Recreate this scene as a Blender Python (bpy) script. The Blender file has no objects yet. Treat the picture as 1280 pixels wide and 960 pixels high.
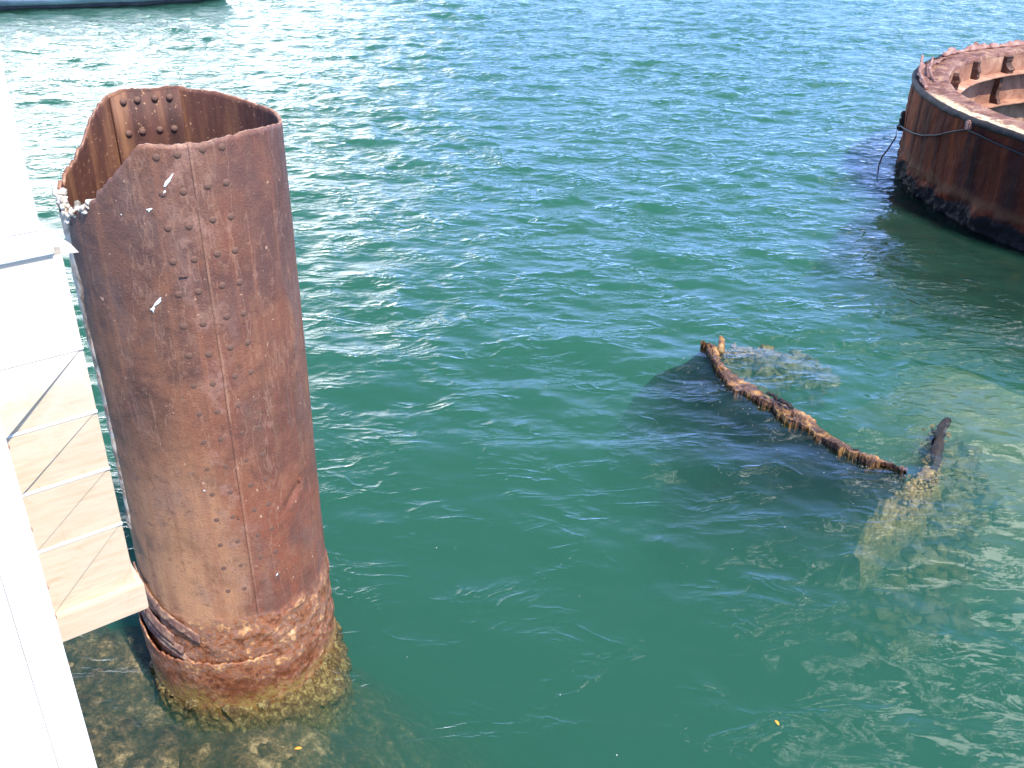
import bpy, bmesh, math, random
import numpy as np
from mathutils import Vector, Matrix, noise

random.seed(7)
rng = np.random.default_rng(11)
sc = bpy.context.scene
R = math.radians

# ------------------------------------------------------------------ camera
CAM_H = 5.0
PITCH, ROLL = 29.0, 0.7
cd = bpy.data.cameras.new('camera')
cam = bpy.data.objects.new('camera', cd)
sc.collection.objects.link(cam)
cam.matrix_world = (Matrix.Translation((0, 0, CAM_H)) @ Matrix.Rotation(R(90 - PITCH), 4, 'X')
                    @ Matrix.Rotation(R(ROLL), 4, 'Z'))
cd.sensor_fit = 'HORIZONTAL'
cd.sensor_width = 36.0
cd.lens = 36.0 * 1244.0 / 1280.0
cd.clip_start = 0.05
cd.clip_end = 2000
sc.camera = cam

# ------------------------------------------------------------------ sky
SUN_AZ, SUN_EL = 141.0, 58.0      # clockwise from +Y
world = bpy.data.worlds.new('World')
sc.world = world
world.use_nodes = True
nt = world.node_tree
nt.nodes.clear()
wo = nt.nodes.new('ShaderNodeOutputWorld')
bg = nt.nodes.new('ShaderNodeBackground')
sky = nt.nodes.new('ShaderNodeTexSky')
sky.sky_type = 'NISHITA'
sky.sun_disc = False
sky.sun_elevation = R(SUN_EL)
sky.sun_rotation = R(SUN_AZ)
sky.air_density = 1.0
sky.dust_density = 1.0
bg.inputs['Strength'].default_value = 0.135
tc = nt.nodes.new('ShaderNodeTexCoord')
# clouds: direction projected on a high plane, broken up by fractal noise
sep = nt.nodes.new('ShaderNodeSeparateXYZ')
nt.links.new(tc.outputs['Generated'], sep.inputs[0])


def wmath(op, a, b=None, clamp=False):
    n = nt.nodes.new('ShaderNodeMath')
    n.operation = op
    n.use_clamp = clamp
    for i, v in enumerate((a, b)):
        if v is None:
            continue
        if isinstance(v, (int, float)):
            n.inputs[i].default_value = v
        else:
            nt.links.new(v, n.inputs[i])
    return n.outputs[0]


zc = wmath('ADD', wmath('MAXIMUM', sep.outputs['Z'], 0.0), 0.16)
cx_ = wmath('DIVIDE', sep.outputs['X'], zc)
cy_ = wmath('DIVIDE', sep.outputs['Y'], zc)
comb = nt.nodes.new('ShaderNodeCombineXYZ')
nt.links.new(cx_, comb.inputs[0])
nt.links.new(cy_, comb.inputs[1])
cn = nt.nodes.new('ShaderNodeTexNoise')
cn.inputs['Scale'].default_value = 0.85
cn.inputs['Detail'].default_value = 7
cn.inputs['Roughness'].default_value = 0.55
nt.links.new(comb.outputs[0], cn.inputs['Vector'])
cr = nt.nodes.new('ShaderNodeValToRGB')
cr.color_ramp.elements[0].position = 0.50
cr.color_ramp.elements[1].position = 0.62
nt.links.new(cn.outputs['Fac'], cr.inputs[0])


def bank(az, el, inner, outer):
    """soft round cloud bank centred on a compass direction"""
    d = (math.sin(R(az)) * math.cos(R(el)), math.cos(R(az)) * math.cos(R(el)), math.sin(R(el)))
    dp = nt.nodes.new('ShaderNodeVectorMath')
    dp.operation = 'DOT_PRODUCT'
    nt.links.new(tc.outputs['Generated'], dp.inputs[0])
    dp.inputs[1].default_value = d
    mr = nt.nodes.new('ShaderNodeMapRange')
    mr.interpolation_type = 'SMOOTHSTEP'
    mr.inputs['From Min'].default_value = math.cos(R(outer))
    mr.inputs['From Max'].default_value = math.cos(R(inner))
    nt.links.new(dp.outputs['Value'], mr.inputs['Value'])
    return mr.outputs[0]


b_left = bank(-26, 9, 12, 25)       # bright cumulus bank low on the left
b_right = bank(48, 46, 14, 19)       # cloud high on the right
low = nt.nodes.new('ShaderNodeMapRange')
nt.links.new(sep.outputs['Z'], low.inputs['Value'])
low.inputs['From Min'].default_value = 0.0
low.inputs['From Max'].default_value = 0.75
low.inputs['To Min'].default_value = 0.5
low.inputs['To Max'].default_value = 0.06
cov = wmath('ADD', wmath('MULTIPLY', cr.outputs['Color'], low.outputs[0]), wmath('MULTIPLY', b_left, wmath('ADD', wmath('MULTIPLY', cr.outputs['Color'], 0.55), 0.45)), True)
cn2 = nt.nodes.new('ShaderNodeTexNoise')      # small broken cloudlets
cn2.inputs['Scale'].default_value = 5.5
cn2.inputs['Detail'].default_value = 6
nt.links.new(comb.outputs[0], cn2.inputs['Vector'])
cr2 = nt.nodes.new('ShaderNodeValToRGB')
cr2.color_ramp.elements[0].position = 0.49
cr2.color_ramp.elements[1].position = 0.56
nt.links.new(cn2.outputs['Fac'], cr2.inputs[0])
cov = wmath('ADD', cov, wmath('MULTIPLY', b_right, wmath('MULTIPLY', cr2.outputs['Color'], 0.85)), True)
b_any = wmath('MAXIMUM', b_left, b_right)
cloudcol = nt.nodes.new('ShaderNodeMix')
cloudcol.data_type = 'RGBA'
cloudcol.inputs[6].default_value = (10, 11.5, 13.5, 1)
cloudcol.inputs[7].default_value = (38, 38, 37, 1)
nt.links.new(b_any, cloudcol.inputs[0])
mixw = nt.nodes.new('ShaderNodeMix')
mixw.data_type = 'RGBA'
nt.links.new(cov, mixw.inputs[0])
tint = nt.nodes.new('ShaderNodeMix')
tint.data_type = 'RGBA'
tint.blend_type = 'MULTIPLY'
tint.inputs[0].default_value = 1.0
tint.inputs[7].default_value = (0.74, 0.92, 1.25, 1)
nt.links.new(sky.outputs[0], tint.inputs[6])
veil = nt.nodes.new('ShaderNodeMix')      # blue glow added low in the sky to brighten the far water
veil.data_type = 'RGBA'
vf = nt.nodes.new('ShaderNodeMapRange')
vf.interpolation_type = 'SMOOTHSTEP'
nt.links.new(sep.outputs['Z'], vf.inputs['Value'])
vf.inputs['From Min'].default_value = 0.66
vf.inputs['From Max'].default_value = 0.10
vf.inputs['To Max'].default_value = 0.85
nt.links.new(vf.outputs[0], veil.inputs[0])
nt.links.new(tint.outputs[2], veil.inputs[6])
veil.inputs[7].default_value = (4.3, 7.4, 17.5, 1)
nt.links.new(veil.outputs[2], mixw.inputs[6])
nt.links.new(cloudcol.outputs[2], mixw.inputs[7])
nt.links.new(mixw.outputs[2], bg.inputs['Color'])
nt.links.new(bg.outputs[0], wo.inputs['Surface'])

# ------------------------------------------------------------------ sun
sl = bpy.data.lights.new('sun', 'SUN')
sl.energy = 4.9
sl.angle = R(0.5)
sl.color = (1.0, 0.935, 0.83)
so = bpy.data.objects.new('sun', sl)
sc.collection.objects.link(so)
sdir = Vector((math.sin(R(SUN_AZ)) * math.cos(R(SUN_EL)), math.cos(R(SUN_AZ)) * math.cos(R(SUN_EL)), math.sin(R(SUN_EL))))
so.rotation_euler = sdir.to_track_quat('Z', 'Y').to_euler()
so.location = sdir * 30

vs = sc.view_settings
vs.view_transform = 'Standard'
vs.look = 'None'
vs.exposure = 0.62
vs.gamma = 1
vs.use_curve_mapping = False
cy = sc.cycles
cy.max_bounces = 8
cy.diffuse_bounces = 3
cy.glossy_bounces = 3
cy.transmission_bounces = 2
cy.transparent_max_bounces = 12
cy.volume_bounces = 2
cy.caustics_reflective = False
cy.caustics_refractive = False
cy.sample_clamp_indirect = 4
cy.sample_clamp_direct = 12
cy.use_denoising = True


# ------------------------------------------------------------------ helpers
def link(o, parent=None):
    sc.collection.objects.link(o)
    if parent:
        o.parent = parent
    return o


def tag(o, label=None, cat=None, group=None, kind=None):
    if label:
        o['label'] = label
    if cat:
        o['category'] = cat
    if group:
        o['group'] = group
    if kind:
        o['kind'] = kind
    return o


def thing(name, loc, label, cat, group=None, rz=0):
    o = bpy.data.objects.new(name, None)
    o.empty_display_size = 0.2
    o.location = loc
    o.rotation_euler = (0, 0, rz)
    return tag(link(o), label, cat, group)


def obj_pydata(name, verts, faces, mat, parent=None, smooth=False):
    me = bpy.data.meshes.new(name)
    me.from_pydata([tuple(v) for v in verts], [], faces)
    me.update()
    if smooth:
        me.polygons.foreach_set('use_smooth', [True] * len(me.polygons))
    me.materials.append(mat)
    return link(bpy.data.objects.new(name, me), parent)


def obj_bm(name, bm, mat, parent=None, smooth=False):
    me = bpy.data.meshes.new(name)
    bmesh.ops.recalc_face_normals(bm, faces=bm.faces)
    bm.to_mesh(me)
    bm.free()
    if smooth:
        me.polygons.foreach_set('use_smooth', [True] * len(me.polygons))
    me.materials.append(mat)
    return link(bpy.data.objects.new(name, me), parent)


def grid_mesh(name, P, mat, parent=None, wrap=False, smooth=True):
    """P: (n, m, 3) array of points -> quad sheet"""
    n, m = P.shape[:2]
    idx = np.arange(n * m).reshape(n, m)
    a = idx[:-1, :-1] if not wrap else idx[:, :-1]
    nxt = np.roll(idx, -1, axis=0) if wrap else None
    if wrap:
        q = np.stack([idx[:, :-1], nxt[:, :-1], nxt[:, 1:], idx[:, 1:]], -1).reshape(-1, 4)
    else:
        q = np.stack([idx[:-1, :-1], idx[1:, :-1], idx[1:, 1:], idx[:-1, 1:]], -1).reshape(-1, 4)
    return quads_mesh(name, P.reshape(-1, 3), q, mat, parent, smooth)


def quads_mesh(name, V, Q, mat, parent=None, smooth=True):
    me = bpy.data.meshes.new(name)
    me.vertices.add(len(V))
    me.vertices.foreach_set('co', np.asarray(V, np.float32).ravel())
    me.loops.add(len(Q) * 4)
    me.loops.foreach_set('vertex_index', np.asarray(Q, np.int32).ravel())
    me.polygons.add(len(Q))
    me.polygons.foreach_set('loop_start', np.arange(len(Q), dtype=np.int32) * 4)
    me.polygons.foreach_set('use_smooth', np.full(len(Q), smooth))
    me.update(calc_edges=True)
    me.validate()
    me.materials.append(mat)
    return link(bpy.data.objects.new(name, me), parent)


def fbm(x, y, z, oct=4, rough=0.5):
    v, a, f = 0.0, 1.0, 1.0
    for _ in range(oct):
        v += a * noise.noise((x * f, y * f, z * f))
        a *= rough
        f *= 2.07
    return v


def add_box(bm, c, s, rot=None, jit=0.0):
    M = Matrix.Translation(c) @ (rot.to_4x4() if rot else Matrix.Identity(4)) @ Matrix.Diagonal((s[0], s[1], s[2], 1))
    r = bmesh.ops.create_cube(bm, size=1.0, matrix=M)
    return r['verts']


def tube(bm, pts, rad, seg=8):
    pts = [Vector(p) for p in pts]
    rings = []
    for i, p in enumerate(pts):
        t = (pts[min(i + 1, len(pts) - 1)] - pts[max(i - 1, 0)]).normalized()
        a = t.cross(Vector((0, 0, 1)))
        if a.length < 1e-3:
            a = t.cross(Vector((1, 0, 0)))
        a.normalize()
        b = t.cross(a)
        r = rad[i] if isinstance(rad, (list, tuple)) else rad
        rings.append([bm.verts.new(p + (a * math.cos(k * 2 * math.pi / seg) + b * math.sin(k * 2 * math.pi / seg)) * r) for k in range(seg)])
    for i in range(len(rings) - 1):
        for k in range(seg):
            bm.faces.new((rings[i][k], rings[i][(k + 1) % seg], rings[i + 1][(k + 1) % seg], rings[i + 1][k]))
    bm.faces.new(rings[0])
    bm.faces.new(rings[-1][::-1])


class NT:
    """small node-tree writer"""

    def __init__(self, name):
        self.m = bpy.data.materials.new(name)
        self.m.use_nodes = True
        self.t = self.m.node_tree
        self.t.nodes.clear()
        self.out = self.t.nodes.new('ShaderNodeOutputMaterial')
        self.co = self.t.nodes.new('ShaderNodeTexCoord').outputs['Object']

    def set(self, sock, v):
        if hasattr(v, 'links') or hasattr(v, 'is_linked'):
            self.t.links.new(v, sock)
        else:
            sock.default_value = v

    def mapping(self, scale=(1, 1, 1), loc=(0, 0, 0), vec=None):
        n = self.t.nodes.new('ShaderNodeMapping')
        n.inputs['Scale'].default_value = scale
        n.inputs['Location'].default_value = loc
        self.t.links.new(vec or self.co, n.inputs['Vector'])
        return n.outputs[0]

    def noise(self, scale, detail=4, rough=0.55, vec=None, dist=0.0):
        n = self.t.nodes.new('ShaderNodeTexNoise')
        n.inputs['Scale'].default_value = scale
        n.inputs['Detail'].default_value = detail
        n.inputs['Roughness'].default_value = rough
        n.inputs['Distortion'].default_value = dist
        self.t.links.new(vec or self.co, n.inputs['Vector'])
        return n.outputs['Fac']

    def voro(self, scale, vec=None, feature='F1', out='Distance'):
        n = self.t.nodes.new('ShaderNodeTexVoronoi')
        n.feature = feature
        n.inputs['Scale'].default_value = scale
        self.t.links.new(vec or self.co, n.inputs['Vector'])
        return n.outputs[out]

    def ramp(self, fac, stops, interp='LINEAR'):
        n = self.t.nodes.new('ShaderNodeValToRGB')
        n.color_ramp.interpolation = interp
        e = n.color_ramp.elements
        while len(e) < len(stops):
            e.new(0.5)
        for el, (p, c) in zip(e, stops):
            el.position = p
            el.color = (c, c, c, 1) if isinstance(c, (int, float)) else (*c, 1)
        self.t.links.new(fac, n.inputs[0])
        return n.outputs[0]

    def mix(self, fac, a, b, mode='MIX'):
        n = self.t.nodes.new('ShaderNodeMix')
        n.data_type = 'RGBA'
        n.blend_type = mode
        self.set(n.inputs[0], fac)
        for s, v in ((n.inputs[6], a), (n.inputs[7], b)):
            if isinstance(v, tuple) and len(v) == 3:
                v = (*v, 1)
            self.set(s, v)
        return n.outputs[2]

    def math(self, op, a, b=0.0, clamp=False):
        n = self.t.nodes.new('ShaderNodeMath')
        n.operation = op
        n.use_clamp = clamp
        self.set(n.inputs[0], a)
        self.set(n.inputs[1], b)
        return n.outputs[0]

    def z(self, axis='Z', vec=None):
        n = self.t.nodes.new('ShaderNodeSeparateXYZ')
        self.t.links.new(vec or self.co, n.inputs[0])
        return n.outputs[axis]

    def smooth(self, v, a, b, to=(0, 1)):
        n = self.t.nodes.new('ShaderNodeMapRange')
        n.interpolation_type = 'SMOOTHSTEP'
        n.inputs['From Min'].default_value = a
        n.inputs['From Max'].default_value = b
        n.inputs['To Min'].default_value = to[0]
        n.inputs['To Max'].default_value = to[1]
        self.t.links.new(v, n.inputs['Value'])
        return n.outputs[0]

    def bump(self, h, strength=0.5, dist=0.01, normal=None):
        n = self.t.nodes.new('ShaderNodeBump')
        n.inputs['Strength'].default_value = strength
        n.inputs['Distance'].default_value = dist
        self.t.links.new(h, n.inputs['Height'])
        if normal:
            self.t.links.new(normal, n.inputs['Normal'])
        return n.outputs[0]

    def principled(self, color, rough=0.8, metal=0.0, normal=None, spec=0.4):
        n = self.t.nodes.new('ShaderNodeBsdfPrincipled')
        if isinstance(color, tuple):
            color = (*color, 1)
        self.set(n.inputs['Base Color'], color)
        self.set(n.inputs['Roughness'], rough)
        self.set(n.inputs['Metallic'], metal)
        self.set(n.inputs['Specular IOR Level'], spec)
        if normal:
            self.t.links.new(normal, n.inputs['Normal'])
        self.t.links.new(n.outputs[0], self.out.inputs['Surface'])
        return self.m


# ------------------------------------------------------------------ materials
def mat_pipe():
    k = NT('rusted_steel_plate')
    z = k.z()
    warp = k.noise(1.6, 5, 0.6)
    big = k.noise(2.2, 5, 0.6, dist=0.6)
    streak = k.noise(1.0, 5, 0.6, vec=k.mapping((13, 13, 0.55)))
    streak2 = k.noise(1.0, 4, 0.7, vec=k.mapping((34, 34, 0.9), (3, 1, 0)))
    fine = k.noise(95, 3, 0.7)
    pore = k.voro(120)
    base = k.ramp(big, [(0.32, (0.080, 0.035, 0.024)), (0.47, (0.165, 0.070, 0.043)), (0.60, (0.28, 0.115, 0.058))])
    # red-oxide on the right half, lower left tanned, wall bounce painted into the rust
    xr = k.math('ADD', k.z('X'), k.math('MULTIPLY', k.math('SUBTRACT', warp, 0.5), 0.55))
    red = k.math('MULTIPLY', k.smooth(xr, 0.0, 0.34), k.smooth(streak, 0.33, 0.62))
    base = k.mix(k.math('MULTIPLY', red, 0.65), base, (0.170, 0.048, 0.030))
    lowz = k.smooth(k.math('ADD', z, k.math('MULTIPLY', warp, 0.9)), 2.9, 1.4)
    left = k.smooth(xr, 0.30, -0.02)
    tanm = k.math('MULTIPLY', k.math('MULTIPLY', lowz, left), k.smooth(big, 0.15, 0.5))
    base = k.mix(k.math('MULTIPLY', tanm, 0.9), base, k.mix(k.smooth(streak, .4, .65), (0.54, 0.275, 0.135), (0.40, 0.185, 0.095)))
    up = k.math('MULTIPLY', k.smooth(z, 2.2, 3.1), k.smooth(k.noise(2.0, 4, 0.6, vec=k.mapping((1, 1, 1), (2, 7, 4))), 0.36, 0.58))
    base = k.mix(k.math('MULTIPLY', up, 0.6), base, (0.120, 0.058, 0.047))
    low2_ = k.math('MULTIPLY', k.smooth(z, 1.9, 1.3), k.math('MULTIPLY', k.smooth(xr, 0.1, 0.3), k.smooth(k.noise(3.5, 6, 0.7, vec=k.mapping((1, 1, .6), (6, 1, 1))), 0.44, 0.58)))
    base = k.mix(k.math('MULTIPLY', low2_, 0.75), base, (0.245, 0.072, 0.036))
    # grey sheen patches
    gm = k.math('MULTIPLY', k.smooth(k.noise(3.4, 4, 0.6, vec=k.mapping((1, 1, 0.5), (5, 2, 9))), 0.50, 0.70), 0.42)
    base = k.mix(gm, base, (0.19, 0.125, 0.11))
    # vertical run-off streaks
    base = k.mix(k.math('MULTIPLY', k.smooth(streak, 0.54, 0.70), 0.42), base, (0.36, 0.150, 0.075))
    base = k.mix(k.math('MULTIPLY', k.smooth(streak2, 0.60, 0.74), 0.5), base, (0.06, 0.035, 0.03))
    # pink-orange bloom round the seam
    seam = k.smooth(k.math('ABSOLUTE', k.math('SUBTRACT', k.z('X'), 0.235)), 0.16, 0.02)
    bl = k.math('MULTIPLY', seam, k.smooth(k.noise(7, 6, 0.7), 0.48, 0.66))
    bl = k.math('MULTIPLY', bl, k.smooth(k.z('Y'), 0.0, -0.2))
    base = k.mix(k.math('MULTIPLY', bl, 0.7), base, (0.36, 0.19, 0.14))
    front = k.smooth(k.z('Y'), 0.0, -0.2)
    sx = k.math('ADD', k.z('X'), k.math('MULTIPLY', k.math('SUBTRACT', k.noise(2.5, 4, 0.6), 0.5), 0.012))
    sd = k.math('ABSOLUTE', k.math('SUBTRACT', sx, 0.2815))
    base = k.mix(k.math('MULTIPLY', k.math('MULTIPLY', k.smooth(sd, 0.007, 0.003), front), k.smooth(k.noise(5, 4, .6), .35, .7, (0.05, .7))), base, (0.42, 0.22, 0.14))
    sd2 = k.math('ABSOLUTE', k.math('SUBTRACT', sx, 0.2725))
    base = k.mix(k.math('MULTIPLY', k.math('MULTIPLY', k.smooth(sd2, 0.004, 0.001), front), 0.6), base, (0.035, 0.02, 0.017))
    # speckles
    base = k.mix(k.math('MULTIPLY', k.smooth(fine, 0.56, 0.7), 0.4), base, (0.30, 0.18, 0.12))
    base = k.mix(k.math('MULTIPLY', k.smooth(fine, 0.44, 0.3), 0.5), base, (0.045, 0.03, 0.028))
    chip = k.smooth(k.noise(26, 2, 0.5, vec=k.mapping((1, 1, 1), (9, 9, 9))), 0.72, 0.76)
    base = k.mix(chip, base, (0.50, 0.30, 0.19))
    mott = k.noise(13, 7, 0.75, dist=0.4)
    base = k.mix(k.math('MULTIPLY', k.smooth(mott, 0.52, 0.66), 0.28), base, (0.34, 0.165, 0.095))
    base = k.mix(k.math('MULTIPLY', k.smooth(mott, 0.46, 0.34), 0.40), base, (0.060, 0.030, 0.024))
    lin = k.smooth(k.math('ABSOLUTE', k.math('SUBTRACT', k.noise(1.0, 4, 0.6, vec=k.mapping((5, 5, 1.1), (1, 8, 2))), 0.5)), 0.012, 0.0)
    base = k.mix(k.math('MULTIPLY', lin, 0.3), base, (0.42, 0.24, 0.16))
    # corroded foot: orange, cream and plum scale
    edge = k.math('ADD', z, k.math('MULTIPLY', k.math('SUBTRACT', k.noise(3.0, 5, 0.6), 0.5), 0.35))
    foot = k.smooth(edge, 0.74, 0.64)
    scale = k.ramp(k.math('ADD', k.math('MULTIPLY', k.noise(8.5, 8, 0.74, dist=0.15), 0.7), k.math('MULTIPLY', k.noise(34, 5, 0.75), 0.3)), [(0.30, (0.05, 0.018, 0.010)), (0.41, (0.14, 0.044, 0.020)), (0.48, (0.34, 0.12, 0.042)),
                                           (0.53, (0.20, 0.115, 0.09)), (0.58, (0.52, 0.23, 0.075)), (0.66, (0.70, 0.50, 0.30))])
    base = k.mix(foot, base, scale)
    wet = k.math('MULTIPLY', k.smooth(edge, 0.36, 0.22), k.smooth(k.noise(9, 5, .7), .38, .56))
    base = k.mix(k.math('MULTIPLY', wet, 0.8), base, (0.13, 0.030, 0.009))
    alg = k.math('MULTIPLY', k.smooth(edge, 0.20, 0.05), k.smooth(k.noise(30, 5, 0.7), 0.36, 0.56))
    base = k.mix(alg, base, (0.24, 0.15, 0.04))
    h = k.math('ADD', k.math('MULTIPLY', pore, 0.5), k.math('ADD', fine, k.math('MULTIPLY', k.noise(22, 5, 0.6), 1.2)))
    h = k.math('ADD', h, k.math('MULTIPLY', foot, k.math('MULTIPLY', k.noise(17, 7, 0.7), 7.0)))
    rough = k.math('SUBTRACT', k.smooth(fine, 0.3, 0.7, (0.46, 0.70)), k.math('MULTIPLY', wet, 0.38))
    return k.principled(base, rough, 0.0, k.bump(h, 0.6, 0.0035), 0.55)


def mat_inner():
    k = NT('rusted_inner_face')
    streak = k.noise(1.0, 5, 0.6, vec=k.mapping((9, 9, 0.7)))
    big = k.noise(6, 5, 0.6)
    base = k.ramp(streak, [(0.34, (0.055, 0.022, 0.016)), (0.5, (0.11, 0.042, 0.027)), (0.68, (0.27, 0.125, 0.06))])
    base = k.mix(k.smooth(big, 0.5, 0.7), base, (0.12, 0.045, 0.035))
    base = k.mix(k.smooth(k.noise(45, 3, 0.7), 0.62, 0.7), base, (0.45, 0.26, 0.15))
    return k.principled(base, 0.7, 0, k.bump(k.noise(60, 5, 0.7), 0.6, 0.004), 0.45)


def mat_rust(name, stops, scale=7, bumpd=0.006, rough=0.75, extra=None):
    k = NT(name)
    n = k.noise(scale, 7, 0.66, dist=0.7)
    base = k.ramp(n, stops)
    base = k.mix(k.math('MULTIPLY', k.smooth(k.noise(scale * 9, 3, 0.7), 0.58, 0.68), 0.5), base, extra or (0.4, 0.24, 0.14))
    return k.principled(base, rough, 0, k.bump(k.noise(scale * 5, 6, 0.7), 0.7, bumpd), 0.45)


def mat_barbette():
    k = NT('barbette_outer_rust')
    z = k.z()
    streak = k.noise(1.0, 5, 0.6, vec=k.mapping((2.6, 2.6, 0.28)))
    st2 = k.noise(1.0, 5, 0.6, vec=k.mapping((6.5, 6.5, 0.5), (4, 4, 0)))
    big = k.noise(1.4, 5, 0.6)
    base = k.ramp(streak, [(0.32, (0.020, 0.007, 0.005)), (0.5, (0.095, 0.017, 0.005)), (0.66, (0.24, 0.048, 0.009))])
    base = k.mix(k.math('MULTIPLY', k.smooth(st2, 0.52, 0.68), 0.6), base, (0.018, 0.011, 0.012))
    base = k.mix(k.math('MULTIPLY', k.smooth(k.noise(14, 5, 0.7), 0.58, 0.72), 0.4), base, (0.17, 0.065, 0.03))
    e = k.math('ADD', z, k.math('MULTIPLY', k.math('SUBTRACT', k.noise(1.9, 6, 0.65), 0.5), 0.42))
    tan = k.math('MULTIPLY', k.smooth(e, 0.52, 0.40), k.smooth(e, 0.26, 0.36))
    base = k.mix(k.math('MULTIPLY', tan, 0.7), base, (0.11, 0.045, 0.02))
    dark = k.smooth(e, 0.27, 0.19)
    base = k.mix(dark, base, k.mix(k.noise(5, 6, 0.7), (0.004, 0.005, 0.006), (0.022, 0.020, 0.018)))
    h = k.math('ADD', k.noise(9, 6, 0.7), k.math('MULTIPLY', k.noise(50, 4, 0.7), 0.3))
    h = k.math('ADD', h, k.math('MULTIPLY', dark, k.math('MULTIPLY', k.noise(22, 6, 0.75), 3.0)))
    return k.principled(base, k.smooth(e, 0.1, 0.4, (0.55, 0.75)), 0, k.bump(h, 0.8, 0.02), 0.15)


def mat_flange():
    k = NT('barbette_rim_rust')
    n = k.noise(3.2, 7, 0.68, dist=1.0)
    base = k.ramp(n, [(0.34, (0.10, 0.036, 0.020)), (0.46, (0.20, 0.080, 0.048)), (0.55, (0.29, 0.145, 0.10)), (0.66, (0.45, 0.27, 0.15))])
    # paler cream tone along the outer lip, on the side nearest the photograph
    geo = k.math('SQRT', k.math('ADD', k.math('POWER', k.z('X'), 2.0), k.math('POWER', k.z('Y'), 2.0)))
    lip = k.math('MULTIPLY', k.smooth(k.math('ADD', geo, k.math('MULTIPLY', k.math('SUBTRACT', n, 0.5), 0.35)), 4.66, 4.76),
                 k.smooth(k.noise(6, 5, 0.7), 0.36, 0.5))
    lip = k.math('MULTIPLY', lip, k.smooth(k.z('Y'), 0.9, -0.4))
    base = k.mix(lip, base, (0.74, 0.56, 0.33))
    base = k.mix(k.smooth(k.noise(11, 5, 0.6), 0.64, 0.68), base, (0.05, 0.02, 0.014))
    return k.principled(base, 0.6, 0, k.bump(k.noise(13, 7, 0.72), 0.9, 0.05), 0.5)


def mat_white():
    k = NT('white_painted_timber')
    g = k.noise(1.0, 5, 0.6, vec=k.mapping((60, 60, 3.5)))
    base = k.mix(k.smooth(g, 0.4, 0.7), (0.82, 0.79, 0.75), (0.74, 0.70, 0.65))
    base = k.mix(k.math('MULTIPLY', k.smooth(k.noise(16, 4, 0.6), 0.66, 0.75), 0.5), base, (0.72, 0.62, 0.50))
    return k.principled(base, 0.55, 0, k.bump(g, 0.3, 0.002), 0.4)


def mat_cream():
    k = NT('cream_stained_boards')
    g = k.noise(1.0, 6, 0.65, vec=k.mapping((9, 9, 70)))
    st = k.noise(11, 5, 0.6, dist=1.5)
    base = k.mix(k.smooth(g, 0.4, 0.72), (0.64, 0.50, 0.345), (0.57, 0.425, 0.275))
    base = k.mix(k.math('MULTIPLY', k.smooth(st, 0.58, 0.70), 0.30), base, (0.46, 0.28, 0.14))
    base = k.mix(k.math('MULTIPLY', k.smooth(k.math('ADD', k.z('Z'), k.math('MULTIPLY', st, 0.5)), 3.75, 4.15), 0.85), base, (0.76, 0.66, 0.53))
    return k.principled(base, 0.6, 0, k.bump(g, 0.35, 0.002), 0.4)


def mat_algae(name, a, b, c, scale=14):
    k = NT(name)
    base = k.ramp(k.noise(scale, 6, 0.7, dist=0.6), [(0.32, a), (0.5, b), (0.66, c)])
    return k.principled(base, 0.75, 0, k.bump(k.noise(scale * 3, 6, 0.75), 0.8, 0.015), 0.35)


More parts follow.
